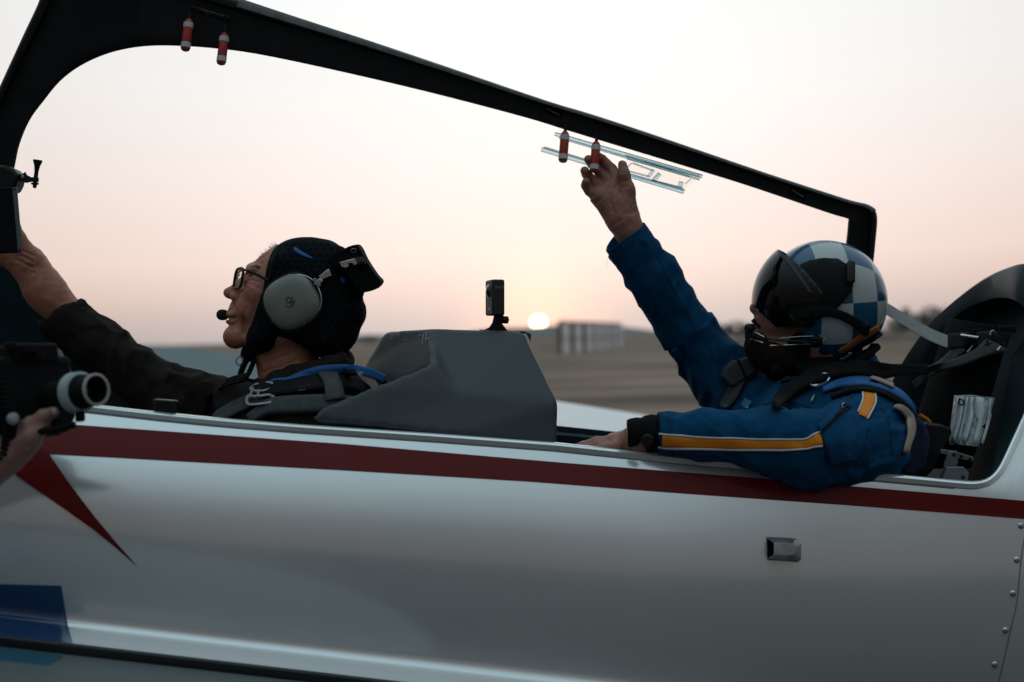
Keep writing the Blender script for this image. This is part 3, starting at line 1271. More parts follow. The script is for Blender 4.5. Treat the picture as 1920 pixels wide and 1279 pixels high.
# ---- rear arch and bulkhead
AO = [(1640, 800, 3.36), (1664, 735, 3.35), (1688, 687, 3.33), (1739, 614, 3.29), (1787, 567, 3.24), (1840, 526, 3.17), (1885, 504, 3.09), (1925, 495, 3.01), (1975, 512, 2.98), (2008, 580, 3.0), (2000, 690, 2.98), (1960, 800, 2.89), (1925, 880, 2.81)]
AI = [(1690, 800, 3.33), (1706, 745, 3.32), (1722, 690, 3.30), (1761, 626, 3.26), (1802, 583, 3.21), (1847, 563, 3.15), (1877, 558, 3.08), (1904, 566, 3.01), (1930, 592, 2.99), (1945, 640, 2.98), (1940, 710, 2.96), (1915, 800, 2.89), (1885, 870, 2.82)]
ao, ai = catmull(AO, 5), catmull(AI, 5)
mb = MB()
rows = []
for o_, i_ in zip(ao, ai):
    po, pi_ = P(*o_), P(*i_)
    back = RT * .05
    rows.append([po + back + FW * .01, po, po.lerp(pi_, .12) - RT * .006, po.lerp(pi_, .8) - RT * .002, pi_ + RT * .004, pi_ + RT * .075])
mb.grid(rows)
mb.build('cockpit_arch', M['arch'], AC)
# outer skin running aft from the arch
mb = MB()
rows = []
for k in range(6):
    rows.append([P(*o_) + RT * (.05 + .28 * k) - UP * (.03 * k * k * .3) + FW * .01 for o_ in ao])
mb.grid(rows)
mb.build('rear_deck', M['white_paint'], AC)
mb = MB()
pts = [P(*i_) + RT * .07 for i_ in ai] + [P(1850, 960, 2.75), P(1690, 930, 3.28)]
cen = Vector((0, 0, 0))
for p in pts:
    cen += p / len(pts)
mb.add(pts + [cen], [(i, (i + 1) % len(pts), len(pts)) for i in range(len(pts))])
mb.build('bulkhead', M['interior'], AC)
# near interior side wall behind the seat
mb = MB()
rows = []
for x, y in [(1700, 897), (1760, 903), (1810, 907), (1850, 903), (1872, 886), (1888, 856), (1906, 815)]:
    d = Dn(x) - (pl(OFFS, (y - T0(x)) / (Bt(x) - T0(x))) if y < T0(x) - 4 else 0)
    rows.append([P(x, y + 2, d + .036), P(x - 4, y - 2, d + .06), P(x - 8, y + 30, d + .10)])
mb.grid(rows)
mb.build('side_wall', M['interior'], AC)

# rear seat: back board, cushion, bracket
ST = thing('rear_seat', 'black rear seat back with belt slots and a clear document pocket', 'seat', P(1760, 930, 3.0))
SB = [(1792, 600, 3.19), (1896, 618, 2.92), (1822, 880, 2.84), (1704, 880, 3.12)]


def sb(u, v, off=0):
    a = P(*SB[0]).lerp(P(*SB[1]), u)
    b = P(*SB[3]).lerp(P(*SB[2]), u)
    return a.lerp(b, v) - RT * off - FW * off * .3


mb = MB()
mb.grid([[sb(u, v, .012 * math.sin(math.pi * u)) for u in np.linspace(0, 1, 9)] for v in np.linspace(0, 1, 9)])
seatb = mb.build('backrest', mat('seat_black', (.0016, .0026, .0032), .85, spec=.04, var=(25, .2), bump=[(300, .2, .001)]), ST, solid=.02, offs=1, bevel=.004)
SB_B = bvh_obj(seatb)
for x, y in ((1838, 622), (1888, 617)):
    mb = MB()
    mb.box(ray([SB_B], x, y + 1, 3.0)[0] - FW * .004, (RT * .94 - FW * .2, UP, FW), (px(15, 3), px(6, 3), .004))
    mb.build('belt_slot', M['black_matt'], ST, bevel=.002)
# clear pocket with folded papers
pk = drape_poly('document_pocket', mat('pocket_film', (.33, .40, .43), .22, var=(30, .3), bump=[(40, .9, .01)]), ST, [SB_B], [(1797, 745), (1826, 744), (1857, 747), (1843, 800), (1829, 838), (1806, 838), (1784, 835), (1791, 790)], 2.95, off=.008, thick=.004, step=6)
for k in range(6):
    x = 1800 + k * 9.2
    drape_strip('paper_edge', M['paper'], ST, [SB_B], [(x + 4, 749), (x - 3 + 2 * (k % 2), 790), (x - 13, 832)], (4.0, 6.5, 3.5, 5.5, 4.5, 3.0)[k], 2.95, off=.0115 + .001 * (k % 2), thick=.001, n=4, across=2)
drape_strip('pocket_ring', M['black_matt'], ST, [SB_B], [(1810, 752), (1816, 756), (1817, 762), (1811, 764), (1807, 759), (1810, 752)], 2, 2.95, off=.0135, thick=.001, n=3, across=1)
mb = MB()
mb.prism([(1742, 795), (1766, 796), (1785, 803), (1786, 812), (1752, 880), (1728, 905), (1716, 905), (1722, 872)], 2.86, 3.05)
mb.build('side_cushion', M['black'], ST, bevel=.012, seg=3)
mb = MB()
mb.prism([(1764, 842), (1790, 846), (1826, 857), (1825, 866), (1790, 858), (1763, 850)], 2.80, 2.806)
mb.prism([(1779, 848), (1794, 845), (1797, 866), (1789, 886), (1768, 886), (1771, 866)], 2.795, 2.80)
mb.prism([(1776, 876), (1808, 876), (1817, 888), (1814, 903), (1790, 905), (1764, 903)], 2.77, 2.79)
for x, y in ((1789, 853), (1803, 856), (1819, 861)):
    mb.lathe(P(x, y, 2.795), -FW, [(.004, 0), (.004, .002), (0, .003)], 10, 1)
mb.lathe(P(1806, 895, 2.769), -FW, [(.004, 0), (.004, .002), (0, .003)], 10, 1)
mb.build('adjuster_bracket', [mat('bracket_alu', (.16, .17, .175), .45, metal=.5), M['black']], ST, bevel=.0015)

# ---- instrument shroud between the seats
def shroud():
    ctr = 2.875
    near = {'a0': (581, 791, 2.500), 'b0': (590, 771, 2.505), 'k0': (604, 762, 2.515), 'k1': (700, 723, 2.555), 'k2': (812, 680, 2.615),
            'c1': (806, 616, 2.735), 'c2': (980, 621, 2.755), 's3': (1034, 733, 2.655), 's4': (1046, 755, 2.640), 'a4': (1043, 842, 2.615),
            'm0': (700, 800, 2.525), 'm1': (860, 738, 2.600), 'm2': (860, 818, 2.560)}
    V = {k: P(*v) for k, v in near.items()}

    def mir(v):
        d = (v - CAM).dot(FW)
        return v + FW * (2 * (ctr - d))
    for k in list(V):
        V[k + '_'] = mir(V[k])
    V['n1'] = P(720, 622, 2.87)
    V['n2'] = P(684, 684, 2.86)
    V['n3'] = P(655, 800, 2.86)
    V['r1'] = P(752, 712, 2.68)          # foot of the near edge of the head recess
    V['r2'] = P(735, 800, 2.66)
    V['r1_'] = mir(V['r1'])
    V['r2_'] = mir(V['r2'])
    V['i0'] = P(640, 800, 2.60)
    V['i0_'] = mir(V['i0'])
    F_ = [('a0', 'b0', 'm0'), ('b0', 'k0', 'k1', 'm0'), ('m0', 'k1', 'm1', 'm2'), ('k1', 'k2', 'm1'), ('m1', 'k2', 'c1'), ('m1', 'c1', 'c2', 's3'),
          ('m1', 's3', 's4', 'm2'), ('m2', 's4', 'a4'),
          ('k2', 'r1', 'n2', 'n1', 'c1'), ('k1', 'i0', 'r2', 'r1', 'k2'), ('k0', 'i0', 'k1'), ('r1', 'r2', 'n3', 'n2')]
    idx_ = {k: i for i, k in enumerate(V)}
    faces = [tuple(idx_[k] for k in f) for f in F_]

    def mk(k):
        return k if k[0] == 'n' else k + '_'
    faces += [tuple(idx_[mk(k)] for k in reversed(f)) for f in F_]
    faces += [tuple(idx_[k] for k in f) for f in (('c1', 'n1', 'c1_', 'c2_', 'c2'), ('c2', 'c2_', 's3_', 's3'), ('s3', 's3_', 's4_', 's4'), ('s4', 's4_', 'a4_', 'a4'))]
    V['e'] = P(1043, 842, ctr)
    idx_ = {k: i for i, k in enumerate(V)}
    V['n4'] = P(655, 830, 2.86)
    bot = ['a0', 'm0', 'm2', 'a4']
    # underside, so that the shell is closed
    low = [P(700, 860, ctr)]
    names = list(V)
    ii = {k: i for i, k in enumerate(names)}
    loop = ['a0', 'm0', 'm2', 'a4', 'a4_', 'm2_', 'm0_', 'a0_', 'b0_', 'k0_', 'i0_', 'r2_', 'n3', 'r2', 'i0', 'k0', 'b0']
    names.append('under')
    V['under'] = P(820, 850, ctr)
    faces += [(ii[a_], ii[b_], len(names) - 1) for a_, b_ in zip(loop, loop[1:] + loop[:1])]
    mbs = MB()
    mbs.add(list(V.values()), faces)
    return mbs


shr = shroud().build('instrument_shroud', M['shroud'], AC)
md = shr.modifiers.new('remesh', 'REMESH')
md.mode, md.voxel_size, md.use_smooth_shade = 'VOXEL', .0065, True
md = shr.modifiers.new('soften', 'SMOOTH')
md.factor, md.iterations = .5, 9
shr.data.set_sharp_from_angle(angle=math.radians(180))
SHR_B = bvh_obj(shr)
# scuffed paint on its front top edge
rgs = random.Random(21)
scm = mat('scuff', (.26, .27, .275), .7, var=(200, .5))
for k in range(13):
    x = rgs.uniform(724, 800)
    y = 621 + (800 - x) * .02 + abs(rgs.gauss(0, 7))
    l = rgs.uniform(2, 9)
    if k % 3:
        pts_ = [(x, y), (x + l * .5, y + rgs.uniform(-1, 1)), (x + l, y + rgs.uniform(-1.5, 1))]
    else:
        pts_ = [(x, y), (x - 1, y + l * 1.2), (x - 2 + rgs.uniform(-1, 1), y + l * 2.6)]
    drape_strip('scuff_mark', scm, AC, [SHR_B], pts_, rgs.uniform(.7, 2.0), 2.85, off=.0006, thick=.0003, n=2, across=1)

# ------------------------------------------------------------------ canopy
def dcan(x, y):
    return 2.86 + .26 * (x / 1640) + .00032 * max(y - (x * .25), -100)


CP = [((-75, 330), (20, 345)), ((-40, 250), (28, 311)), ((0, 161), (37, 270)), ((22, 113), (56, 225)), ((45, 63), (83, 188)),
      ((70, 10), (113, 152)), ((95, -50), (150, 124)), ((150, -95), (195, 103)), ((240, -72), (240, 91)), ((300, -50), (285, 86)),
      ((360, -30), (330, 86)), ((450, 0), (394, 90)), ((560, 36), (480, 101)), ((700, 81), (620, 130)), ((850, 131), (800, 172)),
      ((1025, 190), (980, 219)), ((1105, 214), (1068, 246)), ((1215, 250), (1173, 278)), ((1400, 313), (1360, 335)), ((1475, 338), (1440, 361)),
      ((1590, 375), (1555, 400)), ((1628, 385), (1588, 410)), ((1644, 402), (1590, 416)), ((1642, 450), (1586, 457)), ((1630, 560), (1572, 560)),
      ((1612, 700), (1555, 700)), ((1590, 890), (1545, 840)), ((1300, 880), (1300, 846)), ((1050, 850), (1050, 818)), ((800, 822), (800, 788)),
      ((560, 792), (560, 752)), ((392, 756), (390, 709)), ((235, 745), (258, 664)), ((90, 780), (152, 612)), ((-20, 760), (62, 525)),
      ((-90, 620), (26, 455)), ((-100, 450), (12, 400))]
co = catmull([a for a, b in CP], 4, True)
ci = catmull([b for a, b in CP], 4, True)
CAN_PROF = [(0, .045), (0, .010), (.03, .002), (.075, 0), (.17, .002), (.20, .012), (.23, .016), (.84, .010), (.95, .010), (1, .016), (1, .045)]
mb = MB()
rows = []
for o_, i_ in zip(co, ci):
    rows.append([P(lerp(o_[0], i_[0], t), lerp(o_[1], i_[1], t), dcan(lerp(o_[0], i_[0], t), lerp(o_[1], i_[1], t)) + dd) for t, dd in CAN_PROF])
mb.grid(rows, closed_u=True, closed_v=True)
canopy = mb.build('canopy', M['frame'], AC)
CAN_B = bvh_of(mb)
# pale strip paints the sky's highlight along the outer edge of the rail
mb = MB()
seg = [(o_, i_) for o_, i_ in zip(co, ci)][44:88]
mb.grid([[P(lerp(o_[0], i_[0], t), lerp(o_[1], i_[1], t), dcan(o_[0], o_[1]) + dd) for t, dd in ((-.015, .012), (-.03, .0), (.02, -.0035), (.13, -.0035), (.14, .003))] for o_, i_ in seg])
mb.build('edge_highlight', M['frame_edge'], canopy)

# added teal sheet over the low front frame, paints its tint behind glass
mb = MB()
mb.prism([(-70, 440), (14, 440), (30, 470), (66, 532), (110, 582), (156, 620), (256, 670), (246, 735), (120, 790), (-70, 810)], lambda x, y: dcan(x, y) - .012, lambda x, y: dcan(x, y) + .006)
mb.build('glass_tint_sheet', mat('glass_tint_teal', (.006, .030, .040), .5, spec=.3, var=(8, .25)), AC, smooth=False)

# bubble of clear perspex beyond the frame
mb = MB()
cen = (760, 470)
rows = []
for k in range(11):
    s = k / 10
    row = []
    for i_ in ci[::2]:
        f = 1.0 - .98 * s
        x, y = cen[0] + (i_[0] - cen[0]) * f, cen[1] + (i_[1] - cen[1]) * f
        row.append(P(x, y, dcan(x, y) + .022 + .16 * (1 - (1 - s) ** 2)))
    rows.append(row)
mb.grid(rows, closed_v=True)
mb.build('canopy_glass', M['canopy_glass'], canopy)


def frame_pt(x, y, off=0.0):
    h, n, ok = ray([CAN_B], x, y, dcan(x, y))
    return h + n * off


# latch pockets on the rail, flat black plates painting the recess shade
for q in ([(1022, 196), (1058, 207), (1053, 223), (1019, 211)], [(1483, 349), (1514, 360), (1509, 376), (1478, 364)]):
    drape_poly('latch_pocket_shade', M['black_matt'], canopy, [CAN_B], q, 3.0, off=.0012, thick=.001, step=6)
    a, b = q[3], q[2]
    drape_strip('latch_bar', M['frame_edge'], canopy, [CAN_B], [(lerp(q[0][0], q[3][0], .45) + 3, lerp(q[0][1], q[3][1], .5)), (lerp(q[1][0], q[2][0], .62) - 5, lerp(q[1][1], q[2][1], .62))], 2.4, 3.0, off=.004, thick=.003, n=4, across=2)
# placard above the front handles
pla = drape_poly('placard', M['black'], canopy, [CAN_B], [(358, 11), (431, 32), (430, 41), (357, 20)], 2.9, off=.0018, thick=.0015, step=7)
drape_strip('placard_edge', M['frame_edge'], canopy, [CAN_B], [(358, 11), (394, 21.5), (431, 32)], 1.0, 2.9, off=.0032, thick=.0008, n=3, across=1)
for x0, x1 in ((380, 392), (394, 404), (408, 411), (414, 420)):
    yy = lambda x: 21.5 + (x - 390) * .285
    drape_strip('placard_print', M['ink'] if False else M['frame_edge'], canopy, [CAN_B], [(x0, yy(x0)), (x1, yy(x1))], 1.6, 2.9, off=.0034, thick=.0004, n=2, across=1)

# the four red pull handles
HD = [((355, 33), (347, 96)), ((423, 60), (413, 121)), ((1063, 246), (1052, 303)), ((1123, 262), (1109, 325))]
proto_h = None
for (xa, ya), (xb, yb) in HD:
    d = dcan(xa, ya) - .012
    a, b = P(xa, ya, d), P(xb, yb, d - .012)
    if proto_h is None:
        mb = MB()
        ax = (b - a).normalized()
        L_ = (b - a).length
        r = px(8.8, 2.92)
        mb.lathe(a - ax * .014, ax, [(0, 0), (.0042, 0), (.0036, .008), (.0034, .022), (0, .022)], 14, 2)
        pr = [(0, .0), (r * .55, .0), (r * .86, .004), (r * .98, .008)]
        mb.lathe(a + ax * .004, ax, pr, 20, 0)
        mb.lathe(a + ax * .012, ax, [(r * .98, 0), (r * 1.04, .0006), (r * 1.04, .0105), (r * .98, .011)], 20, 1)
        mb.lathe(a + ax * .023, ax, [(r * .98, 0), (r, .002), (r, L_ - .042), (r * .98, L_ - .0405)], 20, 0)
        mb.lathe(a + ax * (L_ - .0175), ax, [(r * .98, 0), (r * 1.04, .0006), (r * 1.04, .0105), (r * .98, .011)], 20, 1)
        mb.lathe(a + ax * (L_ - .0065), ax, [(r * .98, 0), (r * .86, .004), (r * .5, .006), (0, .006)], 20, 0)
        proto_h = mb.build('pull_handle', [M['handle_red'], M['handle_white'], M['black']], canopy)
        a0 = (a + b) / 2
    else:
        copy_of(proto_h, (a + b) / 2 - a0)

# sliding vent window of clear acrylic
def bar(mbb, x0, y0, x1, y1, d, w_, t_):
    a, b = P(x0, y0, d), P(x1, y1, d)
    ax = (b - a).normalized()
    n = ax.cross(FW).normalized()
    mbb.box((a + b) / 2, (ax, n, FW), ((b - a).length / 2, w_, t_))


dv = dcan(1170, 300) + .03
mb = MB()
bar(mb, 1040, 251, 1317, 331, dv, .0035, .006)
bar(mb, 1048, 258, 1312, 337, dv + .004, .0018, .004)
bar(mb, 1015, 280, 1283, 360, dv, .0042, .006)
bar(mb, 1020, 276, 1140, 312, dv + .004, .0015, .004)
mb.build('vent_rail', M['acrylic'], canopy, smooth=False, bevel=.001)
mb = MB()
bar(mb, 1172, 292, 1312, 331, dv - .004, .0026, .003)
bar(mb, 1176, 296, 1292, 330, dv - .002, .0032, .003)
bar(mb, 1160, 322, 1282, 356, dv - .004, .0026, .003)
bar(mb, 1173, 318, 1184, 306, dv - .004, .0016, .003)
bar(mb, 1186, 306, 1224, 320, dv - .004, .0016, .003)
bar(mb, 1174, 320, 1216, 331, dv - .004, .0016, .003)
bar(mb, 1226, 319, 1216, 332, dv - .004, .004, .003)
bar(mb, 1237, 326, 1226, 338, dv - .004, .005, .004)
bar(mb, 1222, 338, 1278, 352, dv - .004, .0016, .003)
bar(mb, 1277, 341, 1275, 352, dv - .004, .0052, .004)
bar(mb, 1295, 336, 1285, 345, dv - .004, .0012, .003)
mb.build('vent_window', M['acrylic'], canopy, smooth=False, bevel=.0008)
mb = MB()
mb.grid([[P(1176, 294, dv), P(1312, 333, dv)], [P(1160, 320, dv), P(1282, 357, dv)]])
mb.build('vent_pane', glass('vent_pane', (.93, .91, .89)), canopy)

# checklist card inside the front windscreen
mb = MB()
cd_ = [(84, 652), (96, 640), (140, 700), (128, 706), (92, 704)]
mb.prism([(86, 650), (112, 652), (136, 702), (90, 702)], 3.02, 3.022)
card = mb.build('checklist_card', M['paper'], AC, smooth=False)
mb = MB()
rg = random.Random(3)
for r_ in range(7):
    y = 661 + r_ * 5.2
    x = 89 + r_ * .3
    xe = 108 + r_ * 2.4
    while x < xe:
        l = rg.uniform(1.5, 4.5)
        mb.add([P(x, y, 3.0185), P(min(x + l, xe), y + .2, 3.0185), P(min(x + l, xe), y + 1.9, 3.0185), P(x, y + 1.7, 3.0185)], [(0, 1, 2, 3)])
        x += l + rg.uniform(.8, 1.6)
mb.build('print_line', M['ink'], card, smooth=False)

# retention strap from behind the helmet to the bulkhead
mb = MB()
rows = []
for x, y, d, wd in catmull([(1640, 570, 3.20, 21), (1700, 606, 3.17, 21), (1745, 632, 3.14, 22), (1790, 650, 3.10, 23)], 5):
    rows.append([P(x + o * .35, y - o * .9 - 4, d + o * .0004) for o in (-wd / 2, -wd / 6, wd / 6, wd / 2)])
mb.grid(rows)
mb.build('retention_strap', M['webbing_pale'], AC, solid=.0018, smooth=False)


# ------------------------------------------------------------------ people
def at(D):
    return lambda x, y, o=0.0: P(x, y, D + o)


# ---- front pilot
DF = 2.82
q = at(DF)
u = DF / F                                         # metres per photograph pixel


def front_person():
    root = thing('person', 'older pilot in black cloth hood, glasses and dark olive jacket reaching to the front arch', 'person', P(560, 900, DF))
    nrm = (RT * -.935 + UP * .355).normalized()
    upv = (RT * .355 + UP * .935).normalized()
    ax = (nrm, upv, FW)
    S = SDF()
    S.ell(q(548, 545), ax, (80 * u, 98 * u, .074), .02)
    S.ell(q(505, 545), ax, (52 * u, 70 * u, .060), .02)
    S.ell(q(488, 580), ax, (43 * u, 52 * u, .055), .02)
    for s_ in (-1, 1):
        S.cone(q(520, 622, .052 * s_), 22 * u, q(446, 632, .014 * s_), 19 * u, .022)
        S.ball(q(478, 550, .050 * s_), 17 * u, .02)
        S.ball(q(468, 580, .034 * s_), 20 * u, .02)
        S.cone(q(470, 503, .016 * s_), 9 * u, q(474, 506, .044 * s_), 8 * u, .010)      # brow
    S.ball(q(437.5, 631), 18 * u, .016)
    S.cone(q(462, 521), 8 * u, q(432, 549), 9.5 * u, .010)                              # nose
    S.ball(q(428.5, 549.5), 9.5 * u, .006)
    for s_ in (-1, 1):
        S.ball(q(440, 556, .011 * s_), 8.2 * u, .006)
        S.ball(q(461, 527, .032 * s_), 13 * u, .010, '-')
        S.ball(q(468, 527, .031 * s_), 12 * u, .004)
        S.ball(q(433, 563, .007 * s_), 3.0 * u, .002, '-')
    S.cone(q(444, 572), 12 * u, q(440, 584), 13 * u, .010)
    S.cone(q(435, 590, -.016), 6 * u, q(430.5, 590), 6.5 * u, .004)
    S.cone(q(435, 590, .016), 6 * u, q(430.5, 590), 6.5 * u, .004)
    S.cone(q(437, 603, -.015), 6.5 * u, q(431.5, 602), 7 * u, .004)
    S.cone(q(437, 603, .015), 6.5 * u, q(431.5, 602), 7 * u, .004)
    S.cone(q(427, 597, -.010), 2.0 * u, q(427, 597, .010), 2.0 * u, .003, '-')
    S.cone(q(448, 562, -.030), 2.6 * u, q(441, 598, -.034), 2.6 * u, .010, '-')         # cheek fold
    S.cone(q(462, 590, -.046), 2.0 * u, q(458, 625, -.040), 2.0 * u, .012, '-')
    # neck, trunk
    S.cone(q(540, 640), 50 * u, q(556, 760), 62 * u, .03)
    S.cone(q(500, 652, -.012), 26 * u, q(520, 740, -.015), 24 * u, .02)
    S.ell(q(565, 850), (RT, UP, FW), (110 * u, 120 * u, .17), .04)
    # right arm reaching forward on the far side
    S.chain([(q(450, 770, .14), 44 * u), (q(290, 735, .12), 40 * u), (q(140, 606, .08), 34 * u), (q(84, 545, .075), 35 * u), (q(52, 494, .07), 30 * u)], .02)
    S.cone(q(98, 560, .070), 31 * u, q(60, 504, .068), 30 * u, .015)
    # hand: back of the palm, thumb side towards the arch, fingers closed round the frame
    S.cone(q(50, 492, .068), 29 * u, q(8, 462, .062), 33 * u, .018)
    S.cone(q(58, 488, .050), 18 * u, q(26, 440, .042), 16 * u, .014)
    S.chain([(q(52, 480, .045), 15 * u), (q(34, 446, .030), 12.5 * u), (q(26, 425, .022), 11 * u), (q(10, 418, .018), 9.5 * u)], .008)
    for k, (dx, dy, do) in enumerate(((0, 0, .05), (-4, 14, .058), (-6, 28, .066), (-4, 42, .074))):
        S.chain([(q(10 + dx, 446 + dy, do + .02), 13 * u), (q(-28 + dx, 436 + dy, do + .012), 11 * u), (q(-46 + dx, 440 + dy, do - .015), 10 * u), (q(-40 + dx, 448 + dy, do - .034), 9 * u)], .006)
    def post(V, Nn):
        # creases and veins
        c = np.array(q(52, 494, .07))
        near_hand = np.exp(-((V - c) ** 2).sum(1) / .11 ** 2)
        t = vnoise(V * np.array([70, 70, 70]), 21)
        V = V + Nn * (near_hand * .0011 * (1 - np.abs(t) * 2) + .0004 * vnoise(V * 120, 5))[:, None]
        V = grooves(V, Nn, [[(466, 519), (476, 516), (487, 515)], [(468, 525), (487, 528)], [(466, 531), (475, 535), (484, 541)],
                            [(451, 536), (458, 540), (466, 538)], [(472, 513), (484, 508)],
                            [(451, 594), (447, 606), (443, 619)], [(463, 575), (455, 598), (457, 621)], [(428, 603), (434, 621)],
                            [(483, 492), (492, 484), (501, 477)], [(470, 501), (482, 496), (494, 492)], [(490, 470), (505, 463)],
                            [(494, 682), (520, 672), (540, 664)], [(491, 698), (525, 688), (556, 675)], [(500, 712), (540, 700)],
                            [(470, 545), (478, 560), (476, 585)]], 2.1, .0016)
        return grooves(V, Nn, [[(433, 564), (445, 584), (445, 606)], [(36, 468), (66, 480)], [(35, 478), (64, 491)], [(33, 488), (60, 502)], [(30, 440), (24, 462)],
                               [(424, 597), (432, 596.5), (437, 598)]], 2.6, .0022)
    body, bb = sdf_obj('body', S, .0025, M['skin_old'], root, post=post)
    rg = random.Random(5)
    # grey hair at the forehead
    mb = MB()
    for k in range(90):
        tt = rg.random()
        x, y = lerp(490, 519, tt), lerp(482, 460, tt) + rg.uniform(-1, 3)
        p = P(x, y, DF + rg.uniform(-.045, .03))
        e = RT * rg.uniform(-.009, .006) + UP * rg.uniform(.002, .012) * (.4 + .6 * tt)
        mb.tube([p - FW * 0, p + e * .6, p + e * .8 + RT * rg.uniform(-.006, .006) + UP * rg.uniform(-.002, .004)], [.0004, .0003, .0001], 3, cap=False)
    mb.build('hair', mat('hair_grey', (.30, .28, .26), .6), root)
    # eyebrow
    mb = MB()
    for k in range(60):
        t = rg.random()
        h, n, ok = ray([bb], lerp(463, 486, t) + rg.uniform(-1, 1), 503 - 3 * math.sin(t * 3) + rg.uniform(-2, 2), DF)
        e = RT * .006 - UP * rg.uniform(-.001, .002)
        mb.tube([h, h + n * .0015 + e * .6, h + n * .0008 + e], [.00035, .0003, .0001], 3, cap=False)
    mb.build('eyebrow', mat('brow_grey', (.12, .10, .09), .7), root)

    # cloth hood
    S = SDF()
    S.ell(q(590, 543), ax, (86 * u, 96 * u, .090), .02)
    S.ell(q(618, 600), (RT, UP, FW), (56 * u, 74 * u, .078), .03)
    S.ell(q(556, 520), ax, (66 * u, 74 * u, .082), .02)
    for s_ in (-1, 1):
        S.cone(q(532, 500, .062 * s_), 22 * u, q(492, 632, .055 * s_), 26 * u, .02)
        S.cone(q(492, 632, .052 * s_), 20 * u, q(468, 665, .022 * s_), 13 * u, .02)
        S.cone(q(530, 600, .066 * s_), 24 * u, q(600, 640, .060 * s_), 22 * u, .03)
    S.cone(q(470, 662, -.02), 13 * u, q(470, 662, .02), 13 * u, .02)
    S.ell(q(664, 588), (RT, UP, FW), (21 * u, 24 * u, .045), .012)
    S.cone(q(640, 480, -.03), 14 * u, q(668, 545, -.03), 12 * u, .02)
    a, b = P(518, 453, DF), P(459, 620, DF)
    t = (b - a).normalized()
    S.cut(a, -(FW.cross(t)) if (FW.cross(t)).dot(RT) > 0 else FW.cross(t))
    # open underneath, round the neck
    S.cone(q(528, 690), 42 * u, q(500, 690), 42 * u, .01, '-')

    def crease(V, Nn):
        v = vnoise(V * np.array([22, 22, 30]), 9)
        w_ = vnoise(V * 9, 4)
        back = np.clip(((V - np.array(q(560, 560))) @ np.array(RT)) / .08, 0, 1)
        return V + Nn * ((.0022 * (1 - 2 * np.abs(v)) + .0028 * w_) * (.25 + .75 * back))[:, None]
    hm = mat('hood_cloth', (.004, .005, .008), .85, spec=.1, var=(40, .2), bump=[(800, .3, .0008), (50, .4, .003)])
    t_ = hm.node_tree                                # honeycomb print on the hood
    tc = N(t_, 'ShaderNodeTexCoord')
    vo = N(t_, 'ShaderNodeTexVoronoi', feature='DISTANCE_TO_EDGE')
    vo.inputs['Scale'].default_value = 88
    vo.inputs['Randomness'].default_value = .25
    t_.links.new(tc.outputs['Object'], vo.inputs['Vector'])
    rp = ramp(t_, [(.28, (.0014, .0017, .0024)), (.46, (.0045, .0085, .0145))], 'LINEAR')
    cell = .0135

    def vm(op, a_, b_=None):
        n_ = N(t_, 'ShaderNodeVectorMath', operation=op)
        for i_, q_ in enumerate((a_, b_)):
            if isinstance(q_, tuple):
                n_.inputs[i_].default_value = q_
            elif q_ is not None:
                t_.links.new(q_, n_.inputs[i_])
        return n_
    sw = N(t_, 'ShaderNodeSeparateXYZ')
    t_.links.new(tc.outputs['Object'], sw.inputs[0])
    cw = N(t_, 'ShaderNodeCombineXYZ')
    t_.links.new(sw.outputs['X'], cw.inputs['X'])
    t_.links.new(sw.outputs['Z'], cw.inputs['Y'])
    sc0 = vm('DIVIDE', cw.outputs[0], (cell, cell, 1.0))
    rr_ = (1.0, 1.7320508, 1.0)
    da = []
    for sh_ in ((50.0, 86.60254, 0.0), (50.5, 87.4685654, 0.0)):
        mo = vm('MODULO', vm('ADD', sc0.outputs[0], sh_).outputs[0], rr_)
        da.append(vm('LENGTH', vm('SUBTRACT', mo.outputs[0], (.5, .8660254, 0.0)).outputs[0]).outputs['Value'])
    mn = N(t_, 'ShaderNodeMath', operation='MINIMUM')
    t_.links.new(da[0], mn.inputs[0])
    t_.links.new(da[1], mn.inputs[1])
    t_.links.new(mn.outputs[0], rp.inputs[0])
    t_.links.new(rp.outputs[0], t_.nodes['Principled BSDF'].inputs['Base Color'])
    hood, hb = sdf_obj('hood', S, .0032, hm, root, post=crease)
    drape_strip('hood_flash', M['pad_blue'], hood, [hb], [(551, 465, 3), (556, 470, 7), (570, 478, 6), (586, 485, 2)], 6, DF, off=.001, thick=.0008, n=4, across=2)
    drape_strip('hood_edge', M['cuff'], hood, [hb], [(521, 464), (512, 500), (502, 535), (492, 560)], 5, DF - .07, off=.001, thick=.003, n=5, across=2)
    drape_poly('hood_badge', M['pad_blue'], hood, [hb], [(639, 520), (644, 519), (648, 525), (647, 532), (642, 531), (638, 526)], DF, off=.001, thick=.001, step=4)
    # knot and clip under the chin
    mb = MB()
    mb.tube(catmull([q(466, 668, -.03), q(455, 690, -.03), q(452, 706, -.028), q(470, 716, -.03), q(492, 716, -.04)], 5), .006, 8)
    mb.tube(catmull([q(478, 672, -.04), q(466, 700, -.045), q(447, 725, -.045), q(420, 742, -.03)], 5), .005, 8)
    mb.build('chin_strap', M['cuff'], hood)
    mb = MB()
    mb.tube([q(444, 672, -.03), q(450, 668, -.034), q(456, 672, -.034), q(454, 682, -.034), q(447, 685, -.03), q(442, 680, -.03)], .0016, 6, closed=True)
    mb.build('chin_clip', M['alu'], hood)

    # jacket
    S = SDF()
    S.ell(q(556, 850), (RT, UP, FW), (160 * u, 140 * u, .205), .05)
    S.ell(q(610, 765), (RT, UP, FW), (98 * u, 60 * u, .17), .04)
    S.cone(q(455, 770, .13), 52 * u, q(300, 736, .11), 51 * u, .03)
    S.cone(q(300, 736, .11), 51 * u, q(118, 594, .07), 47 * u, .02)
